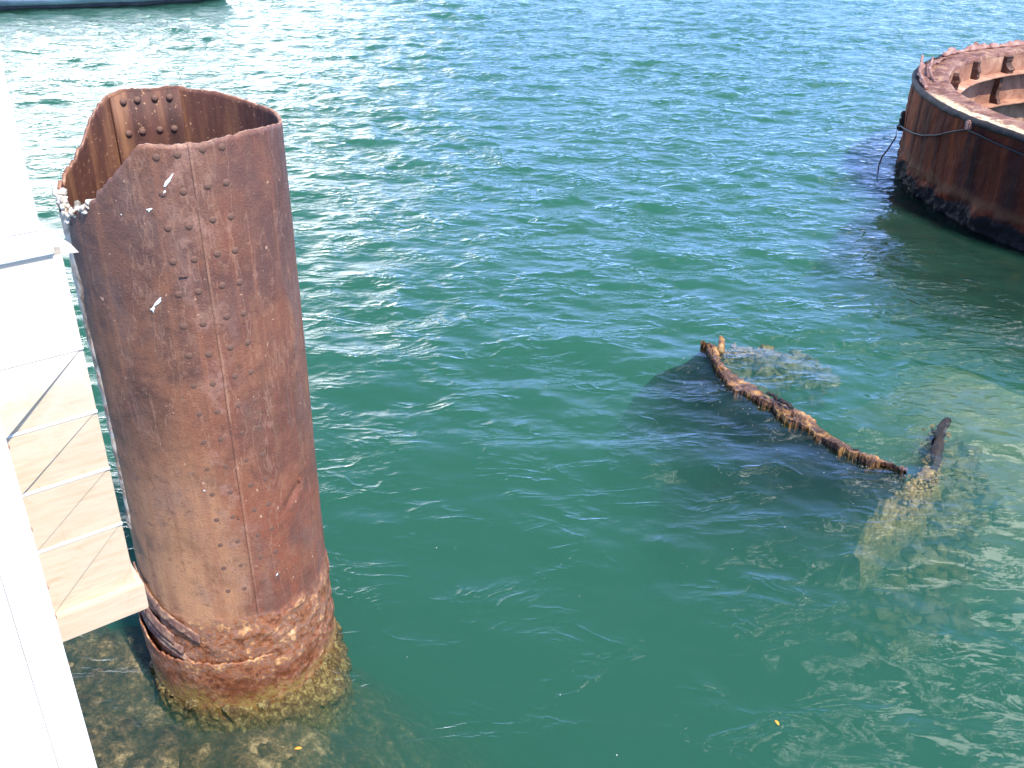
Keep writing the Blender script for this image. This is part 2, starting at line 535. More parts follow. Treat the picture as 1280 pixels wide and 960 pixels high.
def mat_water():
    k = NT('green_harbour_water')
    # ripples finer than the mesh
    v1 = k.mapping((1.0, 1.7, 1.0))
    r1 = k.noise(4.4, 4, 0.52, vec=v1, dist=0.3)
    r2 = k.noise(1.3, 3, 0.55, vec=k.mapping((1, 1.3, 1), (7, 3, 0)))
    amp = k.smooth(r2, 0.30, 0.68, (0.25, 1.0))
    far = k.smooth(k.z('Y'), 5.0, 17.0, (0.22, 1.15))
    h = k.math('MULTIPLY', k.math('MULTIPLY', r1, amp), far)
    rg = k.noise(1.5, 3, 0.5, vec=k.mapping((1.0, 2.1, 1.0), (2, 5, 0)), dist=0.8)
    rg = k.math('SUBTRACT', 1.0, k.math('ABSOLUTE', k.math('MULTIPLY', k.math('SUBTRACT', rg, 0.5), 5.0)), True)
    rg = k.math('POWER', rg, 3.0)
    h = k.math('ADD', h, k.math('MULTIPLY', k.math('MULTIPLY', rg, k.smooth(r2, 0.40, 0.62)), k.smooth(k.z('Y'), 4.5, 15.0, (0.14, 0.40))))
    # sheltered water along the near side of the ring
    dx = k.math('SUBTRACT', k.z('X'), 11.36)
    dy = k.math('SUBTRACT', k.z('Y'), 15.5)
    rr = k.math('SQRT', k.math('ADD', k.math('MULTIPLY', dx, dx), k.math('MULTIPLY', dy, dy)))
    lee = k.math('MAXIMUM', k.smooth(rr, 5.0, 7.4, (0.3, 1.0)), k.smooth(k.z('Y'), 14.5, 16.5))
    nrm = k.bump(k.math('MULTIPLY', h, lee), 1.0, 0.045)
    gl = k.t.nodes.new('ShaderNodeBsdfGlossy')
    gl.inputs['Roughness'].default_value = 0.02
    gl.inputs['Color'].default_value = (1, 1, 1, 1)
    k.t.links.new(nrm, gl.inputs['Normal'])
    tr = k.t.nodes.new('ShaderNodeBsdfTransparent')
    fr = k.t.nodes.new('ShaderNodeFresnel')
    fr.inputs['IOR'].default_value = 1.34
    k.t.links.new(nrm, fr.inputs['Normal'])
    mx = k.t.nodes.new('ShaderNodeMixShader')
    k.t.links.new(fr.outputs[0], mx.inputs[0])
    k.t.links.new(tr.outputs[0], mx.inputs[1])
    k.t.links.new(gl.outputs[0], mx.inputs[2])
    k.t.links.new(mx.outputs[0], k.out.inputs['Surface'])
    sct = k.t.nodes.new('ShaderNodeVolumeScatter')
    sct.inputs['Color'].default_value = (0.18, 0.655, 0.50, 1)
    sct.inputs['Density'].default_value = WATER_SCATTER
    ab = k.t.nodes.new('ShaderNodeVolumeAbsorption')
    ab.inputs['Color'].default_value = (0.12, 0.42, 0.31, 1)
    ab.inputs['Density'].default_value = WATER_ABSORB
    ad = k.t.nodes.new('ShaderNodeAddShader')
    k.t.links.new(sct.outputs[0], ad.inputs[0])
    k.t.links.new(ab.outputs[0], ad.inputs[1])
    k.t.links.new(ad.outputs[0], k.out.inputs['Volume'])
    return k.m


WATER_SCATTER = 0.56
WATER_ABSORB = 0.92

# ------------------------------------------------------------------ waves
NW = 130
wl = np.exp(rng.uniform(np.log(0.15), np.log(2.6), NW))
wdir = R(78) + rng.normal(0, R(36), NW)
wk = 2 * np.pi / wl
wph = rng.uniform(0, 2 * np.pi, NW)
wsl = rng.uniform(0.5, 1.4, NW) * np.interp(np.log(wl), np.log([0.16, 0.3, 0.7, 1.4, 2.6]), [0.55, 0.9, 1.0, 0.8, 0.45])
wsl *= 0.17 / math.sqrt((wsl ** 2).sum() / 2)
wamp = wsl / wk


def wave(x, y):
    x = np.asarray(x, float)
    y = np.asarray(y, float)
    h = np.zeros_like(x)
    for A, kk, d, p in zip(wamp, wk, wdir, wph):
        s = np.sin(kk * (x * math.cos(d) + y * math.sin(d)) + p)
        h += A * s
    # gust patches, calmer water close to the memorial
    g = 0.78 + 0.22 * np.sin(0.55 * x + 0.31 * y + 1.0) * np.sin(0.21 * x - 0.47 * y + 2.0) + 0.12 * np.sin(1.3 * x + 0.9 * y)
    near = np.interp(y, [4, 7, 12, 18], [0.34, 0.52, 0.9, 1.1])
    near = near * np.interp(x - 0.25 * (y - 5), [0, 4], [1.0, 0.85])
    # water dies down against the big ring and inside it
    rr = np.hypot(x - 11.36, y - 15.5)
    ins = np.clip((rr - 4.2) / 1.5, 0.15, 1)
    lee = np.clip((rr - 4.9) / 2.6, 0.3, 1)
    ins = np.minimum(ins, np.where(y < 15.0, lee, np.clip(lee + (y - 15) / 1.5, 0, 1)))
    return h * g * near * ins


def axis(segs):
    out = [segs[0][0]]
    for a, b, s0, s1 in segs:
        x = a
        while x < b - 1e-6:
            t = (x - a) / (b - a)
            x = min(b, x + s0 + (s1 - s0) * t)
            out.append(x)
    return np.array(out)


xs = axis([(-160, -22, 14, 1.0), (-22, -4, 0.16, 0.05), (-4, 8, 0.04, 0.04), (8, 24, 0.05, 0.16), (24, 160, 1.0, 14)])
ys = axis([(-120, 0, 12, 0.6), (0, 3.4, 0.3, 0.04), (3.4, 12, 0.035, 0.045), (12, 40, 0.05, 0.13), (40, 60, 0.15, 0.6), (60, 260, 0.7, 14)])
X, Y = np.meshgrid(xs, ys, indexing='ij')
Z = wave(X, Y)
edge = np.minimum(np.interp(X, [-90, -40, 40, 90], [0, 1, 1, 0]), np.interp(Y, [-60, -5, 70, 140], [0, 1, 1, 0]))
Z *= edge
nx, ny = X.shape
V = np.stack([X, Y, Z], -1).reshape(-1, 3)
idx = np.arange(nx * ny).reshape(nx, ny)
Q = [np.stack([idx[:-1, :-1], idx[1:, :-1], idx[1:, 1:], idx[:-1, 1:]], -1).reshape(-1, 4)]
ring = np.concatenate([idx[:, 0], idx[-1, 1:], idx[-2::-1, -1], idx[0, -2:0:-1]])
BOT = -3.4
nb = len(ring)
Vb = V[ring].copy()
Vb[:, 2] = BOT
bidx = nx * ny + np.arange(nb)
r2 = np.roll(ring, -1)
b2 = np.roll(bidx, -1)
Q.append(np.stack([ring, bidx, b2, r2], -1))
# bottom: one strip grid is enough because the outline is a rectangle
n_bot = len(V) + nb
bx = np.array([[xs[0], ys[0], BOT], [xs[-1], ys[0], BOT], [xs[-1], ys[-1], BOT], [xs[0], ys[-1], BOT]])
c0 = nx * ny
corner = [0, nx - 1, nx - 1 + ny - 1, 2 * (nx - 1) + ny - 1]
Vall = np.concatenate([V, Vb])
me = bpy.data.meshes.new('water')
Qa = np.concatenate(Q)
nq = len(Qa)
me.vertices.add(len(Vall))
me.vertices.foreach_set('co', Vall.astype(np.float32).ravel())
loops = np.concatenate([Qa.ravel(), bidx[::-1]]).astype(np.int32)
me.loops.add(len(loops))
me.loops.foreach_set('vertex_index', loops)
me.polygons.add(nq + 1)
me.polygons.foreach_set('loop_start', np.concatenate([np.arange(nq) * 4, [nq * 4]]).astype(np.int32))
sm = np.zeros(nq + 1, bool)
sm[:(nx - 1) * (ny - 1)] = True
me.polygons.foreach_set('use_smooth', sm)
me.update(calc_edges=True)
me.materials.append(mat_water())
water = link(bpy.data.objects.new('water', me))
tag(water, kind='structure')

# seabed
k = NT('silty_seabed')
k.principled(k.mix(k.noise(0.6, 5, 0.6), (0.10, 0.11, 0.07), (0.20, 0.20, 0.13)), 0.9)
gx = np.linspace(-170, 170, 60)
gy = np.linspace(-130, 270, 60)
GX, GY = np.meshgrid(gx, gy, indexing='ij')
GZ = -3.45 - 0.25 * (1 + np.sin(GX * 0.13) * np.sin(GY * 0.17))
grid_mesh('seabed', np.stack([GX, GY, GZ], -1), k.m)
tag(bpy.data.objects['seabed'], kind='structure')

# ------------------------------------------------------------------ rusted pipe
PX, PY, PR = -1.837, 5.24, 0.595
pipe = thing('rusted_pipe', (PX, PY, 0), 'tall rusty brown riveted steel pipe, torn at the top, standing in the water', 'ship vent pipe')
TOP = [(13, 3.622), (36, 3.637), (52, 3.638), (70, 3.661), (84, 3.684), (95, 3.690), (100, 3.712), (114, 3.700), (131, 3.714), (140, 3.689), (149, 3.618), (161, 3.478),
       (175, 3.377), (190, 3.345), (205.5, 3.325), (223.7, 3.262), (235.7, 3.322), (248, 3.404), (256, 3.493), (265.5, 3.585), (272, 3.656),
       (276, 3.686), (280, 3.694), (288, 3.683), (296, 3.681), (305, 3.677), (315, 3.683), (329, 3.686), (344, 3.672), (373, 3.622)]
tx = [a for a, _ in TOP]
tz = [b for _, b in TOP]


def top_z(th):
    t = (th - 13) % 360 + 13
    return float(np.interp(t, tx, tz)) + 0.007 * fbm(th * 0.21, 3.1, 0, 3, 0.7) + (0.030 * fbm(th * 0.11, 8.2, 0, 5, 0.7) if 144 < t < 262 else 0.0)


def angdist(a, b):
    return (a - b + 180) % 360 - 180


def crust_edge(th):
    t = th % 360
    return float(np.interp(t, [0, 60, 180, 223, 234, 257, 285, 300, 323, 358, 360], [0.68, 0.7, 0.8, 0.86, 0.74, 0.63, 0.60, 0.67, 0.70, 0.69, 0.68])) + 0.04 * fbm(t * 0.1, 1, 5, 4)


def pipe_r(th, z):
    x, y = math.cos(R(th)), math.sin(R(th))
    r = PR + 0.006 * noise.noise((x * 1.5, y * 1.5, z * 0.8)) + 0.002 * fbm(x * 7, y * 7, z * 6, 3)
    # pressed welt at the seam, groove just left of it
    d = angdist(th, 298.2)
    if abs(d) < 2.5 and z > 0.6:
        r += 0.004 * math.exp(-(d / 0.55) ** 2) - 0.004 * math.exp(-((d + 1.0) / 0.45) ** 2)
    # shallow dent lower right
    r -= 0.016 * math.exp(-((angdist(th, 331) / 9) ** 2 + ((z - 1.47 - 0.006 * angdist(th, 331)) / 0.035) ** 2))
    ce = crust_edge(th)
    if z < ce + 0.02:
        t = min(1, (ce + 0.02 - z) / 0.07)
        n = fbm(x * 5, y * 5, z * 7 + 3, 5, 0.6)
        r += t * (0.008 + 0.012 * n + 0.010 * max(0, fbm(x * 2.3, y * 2.3, z * 11, 3)))
    if z < 0.2:
        r += 0.02 * min(1, (0.2 - z) / 0.3)
    # left limb was torn: irregular edge
    d = angdist(th, 222)
    if abs(d) < 14 and z > 0.9:
        r += 0.006 * math.exp(-(d / 7) ** 2) * fbm(3, z * 5, 1, 4, 0.6)
    return r


NTH = 400
zl = np.concatenate([np.linspace(-2.8, -0.4, 12, endpoint=False), np.linspace(-0.4, 0.95, 120, endpoint=False), np.linspace(0.95, 1, 110)])
t_up = (np.linspace(0, 1, 110))


def pipe_sheet(name, mat, off, ztop_cut=True, zmin=-2.8):
    P = np.zeros((NTH, 12 + 120 + 110, 3))
    for i in range(NTH):
        th = i * 360 / NTH
        tzv = top_z(th)
        zz = np.concatenate([np.linspace(-2.8, -0.4, 12, endpoint=False), np.linspace(-0.4, 0.95, 120, endpoint=False), 0.95 + (tzv - 0.95) * t_up])
        c, s = math.cos(R(th)), math.sin(R(th))
        for j, z in enumerate(zz):
            r = pipe_r(th, z) - off
            P[i, j] = (r * c, r * s, z)
    return P


Pout = pipe_sheet('o', None, 0.0)
nI, nJ = Pout.shape[:2]
Pin = Pout.copy()
rad = np.hypot(Pout[..., 0], Pout[..., 1])
thin = 0.019 + 0 * rad
f = np.minimum(rad, PR + 0.004) - thin
Pin[..., 0] *= f / rad
Pin[..., 1] *= f / rad
M_PIPE, M_INNER = mat_pipe(), mat_inner()
M_EDGE = mat_rust('flaking_torn_edge', [(0.3, (0.12, 0.045, 0.03)), (0.5, (0.30, 0.15, 0.10)), (0.7, (0.52, 0.34, 0.22))], 16, 0.006)
allP = np.concatenate([Pout.reshape(-1, 3), Pin.reshape(-1, 3)])
io = np.arange(nI * nJ).reshape(nI, nJ)
ion = np.roll(io, -1, 0)
ii, iin = io + nI * nJ, ion + nI * nJ
qo = np.stack([io[:, :-1], ion[:, :-1], ion[:, 1:], io[:, 1:]], -1).reshape(-1, 4)
qi = np.stack([ii[:, :-1], ii[:, 1:], iin[:, 1:], iin[:, :-1]], -1).reshape(-1, 4)
qt = np.stack([io[:, -1], ion[:, -1], iin[:, -1], ii[:, -1]], -1)
qb = np.stack([io[:, 0], ii[:, 0], iin[:, 0], ion[:, 0]], -1)
wallo = quads_mesh('pipe_wall', allP, np.concatenate([qo, qi, qt, qb]), M_PIPE, pipe)
wallo.data.materials.append(M_INNER)
wallo.data.materials.append(M_EDGE)
mi = np.zeros(len(wallo.data.polygons), np.int32)
mi[len(qo):len(qo) + len(qi)] = 1
mi[len(qo) + len(qi):len(qo) + len(qi) + len(qt)] = 2
wallo.data.polygons.foreach_set('material_index', mi)


def arc_plate(name, th0, th1, z0f, z1f, r0f, thick, mat, parent, n=60, m=14, smooth=True):
    """curved plate between two angles; z0f/z1f/r0f are functions"""
    A = np.zeros((n, m, 3))
    B = np.zeros((n, m, 3))
    for i in range(n):
        th = th0 + (th1 - th0) * i / (n - 1)
        za, zb = z0f(th), z1f(th)
        for j in range(m):
            z = za + (zb - za) * j / (m - 1)
            r = r0f(th, z)
            A[i, j] = ((r + thick) * math.cos(R(th)), (r + thick) * math.sin(R(th)), z)
            B[i, j] = (r * math.cos(R(th)), r * math.sin(R(th)), z)
    V = np.concatenate([A.reshape(-1, 3), B.reshape(-1, 3)])
    a = np.arange(n * m).reshape(n, m)
    b = a + n * m
    q = [np.stack([a[:-1, :-1], a[1:, :-1], a[1:, 1:], a[:-1, 1:]], -1).reshape(-1, 4),
         np.stack([b[:-1, :-1], b[:-1, 1:], b[1:, 1:], b[1:, :-1]], -1).reshape(-1, 4)]
    rim = np.concatenate([a[:, 0], a[-1, 1:], a[-2::-1, -1], a[0, -2:0:-1]])
    rn = np.roll(rim, -1)
    q.append(np.stack([rim, rim + n * m, rn + n * m, rn], -1))
    return quads_mesh(name, V, np.concatenate(q), mat, parent, smooth)


# strap plate inside, behind the upper joint
arc_plate('inner_strap_plate', 99, 139, lambda t: 1.2, lambda t: top_z(t) - 0.012, lambda t, z: PR - 0.019 - 0.020 - 0.003, 0.018, M_INNER, pipe, 50, 12)

# rivets: one mesh, copies share it
M_RIVET = mat_rust('rivet_head_rust', [(0.3, (0.10, 0.05, 0.038)), (0.5, (0.155, 0.080, 0.056)), (0.7, (0.24, 0.125, 0.08))], 20, 0.003, extra=(0.22,0.13,0.09))
bm = bmesh.new()
prof = [(0.0215, -0.004), (0.0205, 0.002), (0.017, 0.0075), (0.0105, 0.0115), (0.004, 0.013)]
rings = [[bm.verts.new((r_ * math.cos(a * math.pi / 7), r_ * math.sin(a * math.pi / 7), h_)) for a in range(14)] for r_, h_ in prof]
for i in range(len(rings) - 1):
    for a in range(14):
        bm.faces.new((rings[i][a], rings[i][(a + 1) % 14], rings[i + 1][(a + 1) % 14], rings[i + 1][a]))
bm.faces.new(rings[-1])
proto_rivet = obj_bm('rivet', bm, M_RIVET, pipe, True)
first = [True]


def place_rivet(th, z, r, sgn=1, sc_=1.0):
    o = proto_rivet
    if not first[0]:
        o = proto_rivet.copy()
        link(o)
        o.parent = pipe
    first[0] = False
    nvec = Vector((math.cos(R(th)), math.sin(R(th)), 0)) * sgn
    o.location = (r * math.cos(R(th)), r * math.sin(R(th)), z)
    o.rotation_euler = nvec.to_track_quat('Z', 'X').to_euler()
    o.scale = (sc_ * 0.95, sc_ * 0.95, sc_ * (max(0.22, min(0.5, 0.5 - (3.2 - z) * 0.22)) if sgn > 0 else 1.0))


for c_i, th0 in enumerate((282.6, 292.0, 303.7, 313.0)):
    for i in range(16):
        z = 3.632 - i * 0.1785
        if z < 0.9:
            break
        th = th0 + random.uniform(-.3, .3)
        zz = z + random.uniform(-.004, .004) + (0.012 if c_i > 1 else 0)
        worn = 1.0 if i < 7 else random.uniform(0.88, 0.98)
        place_rivet(th, zz, pipe_r(th, zz) - (0.0005 if i < 7 else 0.0015), 1, worn)
for th0 in (131.9, 123.7, 113.6, 105.3):
    for z in (3.655, 3.476, 3.297):
        if top_z(th0) - z > 0.02:
            place_rivet(th0, z - 0.004, PR - 0.0425, -1, 1.05)

# waterline ring of thicker plate with a torn upper lip
M_RING = M_PIPE


def ring_top(t):
    return float(np.interp(t % 360, [150, 190, 205, 216, 230, 240, 250, 262, 283, 296, 303], [0.44, 0.46, 0.50, 0.47, 0.38, 0.375, 0.40, 0.40, 0.395, 0.41, 0.40])) + 0.022 * fbm(t * 0.16, 4, 4, 6, 0.7)


def ring_r(t, z):
    open_ = 0.6 * math.exp(-((t - 212) / 26) ** 2) * max(0, min(1, (z + 0.1) / 0.5))
    return PR + 0.022 + 0.05 * open_ + 0.006 * fbm(t * 0.07, z * 6, 2, 4, 0.6)


arc_plate('waterline_ring', 120, 302, lambda t: -0.5, ring_top, ring_r, 0.010, M_RING, pipe, 150, 60)

# delaminated flakes standing off the wall on the left of the foot
M_FLAKE = mat_rust('peeling_rust_flake', [(0.3, (0.07, 0.03, 0.022)), (0.48, (0.20, 0.10, 0.075)), (0.62, (0.42, 0.25, 0.15)), (0.72, (0.60, 0.46, 0.33))], 14, 0.008)


def flake(t0, t1, za, zb, zc_, zd, off):
    """lip curving from (t0, za..zb) to (t1, zc..zd)"""
    f0 = lambda t: za + (zc_ - za) * ((t - t0) / (t1 - t0)) ** 0.8 + 0.012 * fbm(t * 0.2, off * 90, 1, 3)
    f1 = lambda t: zb + (zd - zb) * ((t - t0) / (t1 - t0)) ** 0.8 + 0.014 * fbm(t * 0.3, off * 50, 7, 3)
    rr = lambda t, z: PR + off * (1 - 0.55 * (t - t0) / (t1 - t0)) - 0.25 * off * ((z - f0(t)) / max(0.02, f1(t) - f0(t))) + 0.005 * fbm(t * .2, z * 9, 3, 3)
    arc_plate('rust_flake', t0, t1, f0, f1, rr, 0.009, M_FLAKE, pipe, 40, 6)


flake(196, 244, 0.80, 0.93, 0.50, 0.57, 0.055)
flake(200, 250, 0.70, 0.775, 0.44, 0.485, 0.050)
flake(204, 252, 0.60, 0.66, 0.385, 0.42, 0.042)
flake(214, 262, 0.90, 0.98, 0.55, 0.62, 0.030)

# torn edge down the left limb, bounce light painted in as cream
def te_r(t, z):
    return PR + 0.004 + 0.006 * fbm(t * 0.3, z * 5, 4, 4, 0.6)


M_PALE = mat_rust('bounce_painted_edge', [(0.3, (0.16, 0.075, 0.05)), (0.42, (0.42, 0.26, 0.16)), (0.55, (0.72, 0.56, 0.40)), (0.7, (0.80, 0.70, 0.56))], 9, 0.008)
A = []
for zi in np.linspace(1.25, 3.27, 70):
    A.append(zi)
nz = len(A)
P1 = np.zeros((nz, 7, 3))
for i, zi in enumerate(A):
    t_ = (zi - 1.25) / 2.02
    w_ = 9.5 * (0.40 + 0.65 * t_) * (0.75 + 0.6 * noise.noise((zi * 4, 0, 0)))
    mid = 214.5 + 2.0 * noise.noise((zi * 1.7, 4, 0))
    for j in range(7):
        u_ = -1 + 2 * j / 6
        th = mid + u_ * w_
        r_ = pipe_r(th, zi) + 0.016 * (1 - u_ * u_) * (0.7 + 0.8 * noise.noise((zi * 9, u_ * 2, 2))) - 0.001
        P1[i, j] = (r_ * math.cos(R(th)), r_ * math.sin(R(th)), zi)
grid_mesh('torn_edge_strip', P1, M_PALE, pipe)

# pale lumpy crust on the low part of the rim
M_CRUST = mat_rust('pale_lumpy_crust', [(0.32, (0.24, 0.20, 0.16)), (0.45, (0.55, 0.48, 0.40)), (0.6, (0.80, 0.76, 0.68)), (0.7, (0.84, 0.82, 0.76))], 30, 0.006, extra=(0.35, 0.25, 0.18))
bm = bmesh.new()
rr_ = random.Random(3)
for i in range(70):
    th = rr_.uniform(204, 250)
    if th > 243 and rr_.random() < 0.3:
        continue
    z = top_z(th) + rr_.uniform(-0.018, 0.010) * (1.7 if th < 235 else 1)
    r = PR - 0.01 + rr_.uniform(-0.028, 0.02)
    s = rr_.uniform(0.010, 0.026)
    M = Matrix.Translation((r * math.cos(R(th)), r * math.sin(R(th)), z)) @ Matrix.Rotation(rr_.uniform(0, 6), 4, (rr_.random(), rr_.random(), 1)) @ Matrix.Diagonal((1, rr_.uniform(.6, 1), rr_.uniform(.5, .8), 1))
    vv = bmesh.ops.create_icosphere(bm, subdivisions=2, radius=s, matrix=M)['verts']
    for v in vv:
        v.co += v.co.normalized() * 0.0 + Vector((noise.noise(v.co * 60), noise.noise(v.co * 60 + Vector((5, 5, 5))), noise.noise(v.co * 60 + Vector((9, 1, 1))))) * 0.008
tag(obj_bm('pale_crust', bm, M_CRUST, pipe, True), kind='stuff')
M_STONE = mat_rust('grey_crust_stone', [(0.3, (0.10, 0.10, 0.09)), (0.5, (0.22, 0.21, 0.18)), (0.7, (0.36, 0.33, 0.28))], 40, 0.004, extra=(0.3, 0.27, 0.22))
bm = bmesh.new()
for i in range(16):
    th = rr_.uniform(212, 240)
    r = PR - 0.05 + rr_.uniform(-0.03, 0.015)
    z = top_z(th) - 0.005 + rr_.uniform(-0.01, 0.02)
    vv = bmesh.ops.create_icosphere(bm, subdivisions=2, radius=rr_.uniform(0.012, 0.022), matrix=Matrix.Translation((r * math.cos(R(th)), r * math.sin(R(th)), z)))['verts']
    for v in vv:
        v.co += Vector((noise.noise(v.co * 50), noise.noise(v.co * 50 + Vector((5, 5, 5))), noise.noise(v.co * 50 + Vector((9, 1, 1))))) * 0.008
tag(obj_bm('crust_stone', bm, M_STONE, pipe, True), kind='stuff')

# white bird droppings on the front
kb = NT('bird_dropping_white')
M_DROP = kb.principled((0.82, 0.81, 0.78), 0.7)


def dropping(th, z, w, h, slant):
    n = 14
    top = []
    bm = bmesh.new()
    for i in range(n):
        a = 2 * math.pi * i / n
        rr2 = 1 + 0.3 * math.sin(a * 3 + th) + random.uniform(-.12, .12)
        dx, dz = w * math.cos(a) * rr2, h * math.sin(a) * rr2
        if dz < 0:
            dx *= 0.55
        dx += dz * slant
        t2 = th + math.degrees(dx / PR)
        r = pipe_r(t2, z + dz) + 0.0035
        top.append(bm.verts.new((r * math.cos(R(t2)), r * math.sin(R(t2)), z + dz)))
    r = pipe_r(th, z) + 0.007
    c = bm.verts.new((r * math.cos(R(th)), r * math.sin(R(th)), z))
    for i in range(n):
        bm.faces.new((top[i], top[(i + 1) % n], c))
    obj_bm('bird_dropping', bm, M_DROP, pipe, True)


dropping(286.0, 3.510, 0.011, 0.030, 0.75)
dropping(283.4, 3.455, 0.006, 0.014, 0.9)
dropping(275.7, 3.372, 0.013, 0.009, 0.5)
dropping(271.2, 2.872, 0.011, 0.034, 0.95)
dropping(269.0, 2.838, 0.012, 0.014, 0.1)
dropping(312.1, 0.975, 0.006, 0.010, 0.5)
dropping(262.0, 3.345, 0.004, 0.004, 0.0)
dropping(279.0, 1.705, 0.006, 0.006, 0.0)

# rusted lugs and scars left on the wall
for th, z, w, h in ((286, 3.015, 0.022, 0.005), (294.6, 1.49, 0.006, 0.03), (337.7, 1.535, 0.012, 0.026)):
    r = pipe_r(th, z) + 0.003
    bm = bmesh.new()
    add_box(bm, (r * math.cos(R(th)), r * math.sin(R(th)), z), (0.014, w * 2, h), Matrix.Rotation(R(th), 3, 'Z'))
    bmesh.ops.bevel(bm, geom=bm.edges[:], offset=0.0025, segments=2, affect='EDGES')
    obj_bm('rusted_lug', bm, M_PIPE, pipe)

# weed growing on the pipe at the waterline
M_ALG = mat_algae('yellow_green_weed', (0.035, 0.018, 0.007), (0.12, 0.075, 0.025), (0.36, 0.30, 0.11), 30)
nA, nB = 260, 26
PA = np.zeros((nA, nB, 3))
for i in range(nA):
    th = 360 * i / nA
    right = math.exp(-((angdist(th, 335)) / 30) ** 2)
    c, s = math.cos(R(th)), math.sin(R(th))
    for j in range(nB):
        u_ = j / (nB - 1)
        z = 0.055 + 0.05 * fbm(c * 5, s * 5, 1, 4) - u_ * 0.7
        base = PR + (0.035 if 120 < th < 303 else 0.01)
        r = base + (0.02 + 0.13 * right) * min(1, max(0, -z + 0.03) * 6) + 0.045 * fbm(c * 9, s * 9, z * 9, 4, 0.7) - (0.10 if j == 0 else 0)
        PA[i, j] = (r * c, r * s, z)
grid_mesh('weed_fringe', PA, M_ALG, pipe, wrap=True)

# ------------------------------------------------------------------ white timber structure
LX, LY = -1.3133, 2.1858
uv = Vector((math.sin(R(53)), math.cos(R(53)), 0))
nv = Vector((uv.y, -uv.x, 0))
ROTW = Matrix((uv, nv * -1, Vector((0, 0, 1)))).transposed()


def W(s, d, z, L=(LX, LY)):
    """s along the wall, d towards the camera side"""
    p = Vector((L[0], L[1], 0)) + uv * s + nv * d
    return Vector((p.x, p.y, z))


def wbox(bm, s0, s1, d0, d1, z0, z1, L=(LX, LY)):
    c = W((s0 + s1) / 2, (d0 + d1) / 2, (z0 + z1) / 2, L)
    return add_box(bm, c, (s1 - s0, d1 - d0, z1 - z0), ROTW)


def finish(name, bm, mat, parent, bev=0.004):
    if bev:
        bmesh.ops.bevel(bm, geom=bm.edges[:], offset=bev, segments=2, affect='EDGES')
    return obj_bm(name, bm, mat, parent)


M_WHITE, M_CREAM = mat_white(), mat_cream()
panel = thing('timber_fender', W(0, 0, 0), 'stack of cream stained boards with thin diagonal braces, between the white post and the pipe', 'timber fender')
panel.location = (0, 0, 0)
bm = bmesh.new()
wbox(bm, -0.45, 0.232, -0.16, 0.0, 2.99, 4.09)
finish('backing_board', bm, M_CREAM, panel, 0.002)
RIBZ = [3.806, 3.613, 3.428, 3.235]
for z in RIBZ:
    bm = bmesh.new()
    wbox(bm, -0.45, 0.234, 0.0, 0.004, z - 0.006, z + 0.006)
    finish('batten', bm, M_WHITE, panel, 0.002)
# deep bottom rail
bm = bmesh.new()
wbox(bm, -0.45, 0.252, -0.17, 0.022, 2.915, 3.012)
finish('bottom_rail', bm, M_CREAM, panel, 0.004)
bays = [(3.812, 4.06, 0.0), (3.619, 3.80, 0.017), (3.434, 3.607, 0.006), (3.241, 3.422, 0.001), (3.018, 3.229, 0.003)]
for i, (z0, z1, lift) in enumerate(bays[1:]):
    if lift == 0:
        continue
    # a tilted facing sheet covers the upper-left half of each bay, its edge is the diagonal
    a, b, c, d = W(0.0, 0.0015, z0), W(0.22, 0.0015, z1), W(-0.3, 0.0015, z1), W(-0.3, 0.0015, z0)
    bm = bmesh.new()
    lo = [bm.verts.new(p) for p in (a, b, c, d)]
    hi = [bm.verts.new(p + nv * q) for p, q in zip((a, b, c, d), (lift, 0.001, 0.001, lift))]
    bm.faces.new(hi)
    bm.faces.new(lo[::-1])
    for q in range(4):
        bm.faces.new((lo[q], lo[(q + 1) % 4], hi[(q + 1) % 4], hi[q]))
    obj_bm('diagonal_board', bm, M_CREAM, panel)

post = thing('white_post', (0, 0, 0), 'overexposed white painted post with a projecting foot, above the cream boards at the left edge', 'post')
bm = bmesh.new()
wbox(bm, -0.5, 0.196, -0.12, 0.004, 4.135, 6.2)
finish('post_shaft', bm, M_WHITE, post, 0.004)
bm = bmesh.new()
wbox(bm, -0.5, 0.214, -0.14, 0.010, 4.072, 4.135)
finish('post_foot', bm, M_WHITE, post, 0.004)
bm = bmesh.new()   # pointed metal tab at the corner
a, b, c = W(0.214, 0.0, 4.128), W(0.214, 0.0, 4.068), W(0.272, 0.0, 4.062)
vs_ = [bm.verts.new(p) for p in (a, b, c)]
ws_ = [bm.verts.new(p - nv * 0.07) for p in (a, b, c)]
bm.faces.new(vs_)
bm.faces.new(ws_[::-1])
for q in range(3):
    bm.faces.new((vs_[q], vs_[(q + 1) % 3], ws_[(q + 1) % 3], ws_[q]))
obj_bm('corner_tab', bm, M_CREAM, post)

wallt = thing('white_timber_wall', (0, 0, 0), 'near white painted timber wall running down the lower left corner, faint vertical grain', 'wall')
L2 = (-0.8241, 1.3715)
bm = bmesh.new()
wbox(bm, -0.0645, 0.0, -0.06, 0.0, -3.3, 7.0, L2)
finish('corner_board', bm, M_WHITE, wallt, 0.003)
bm = bmesh.new()
wbox(bm, -2.6, -0.064, -1.5, -0.012, -3.3, 7.0, L2)
finish('wall_body', bm, M_WHITE, wallt, 0.003)
for i in range(9):
    bm = bmesh.new()
    s1 = -0.0685 - i * 0.105
    wbox(bm, s1 - 0.100, s1, -0.014, -0.004 - 0.001 * (i % 2), -3.3, 7.0, L2)
    finish('wall_board', bm, M_WHITE, wallt, 0.002)
bm = bmesh.new()
for z in (4.10, 3.93, 3.80, 3.73):
    add_box(bm, W(0.000, -0.02, z, L2), (0.008, 0.012, 0.010), ROTW)
finish('nail_head', bm, M_EDGE, wallt, 0.002)

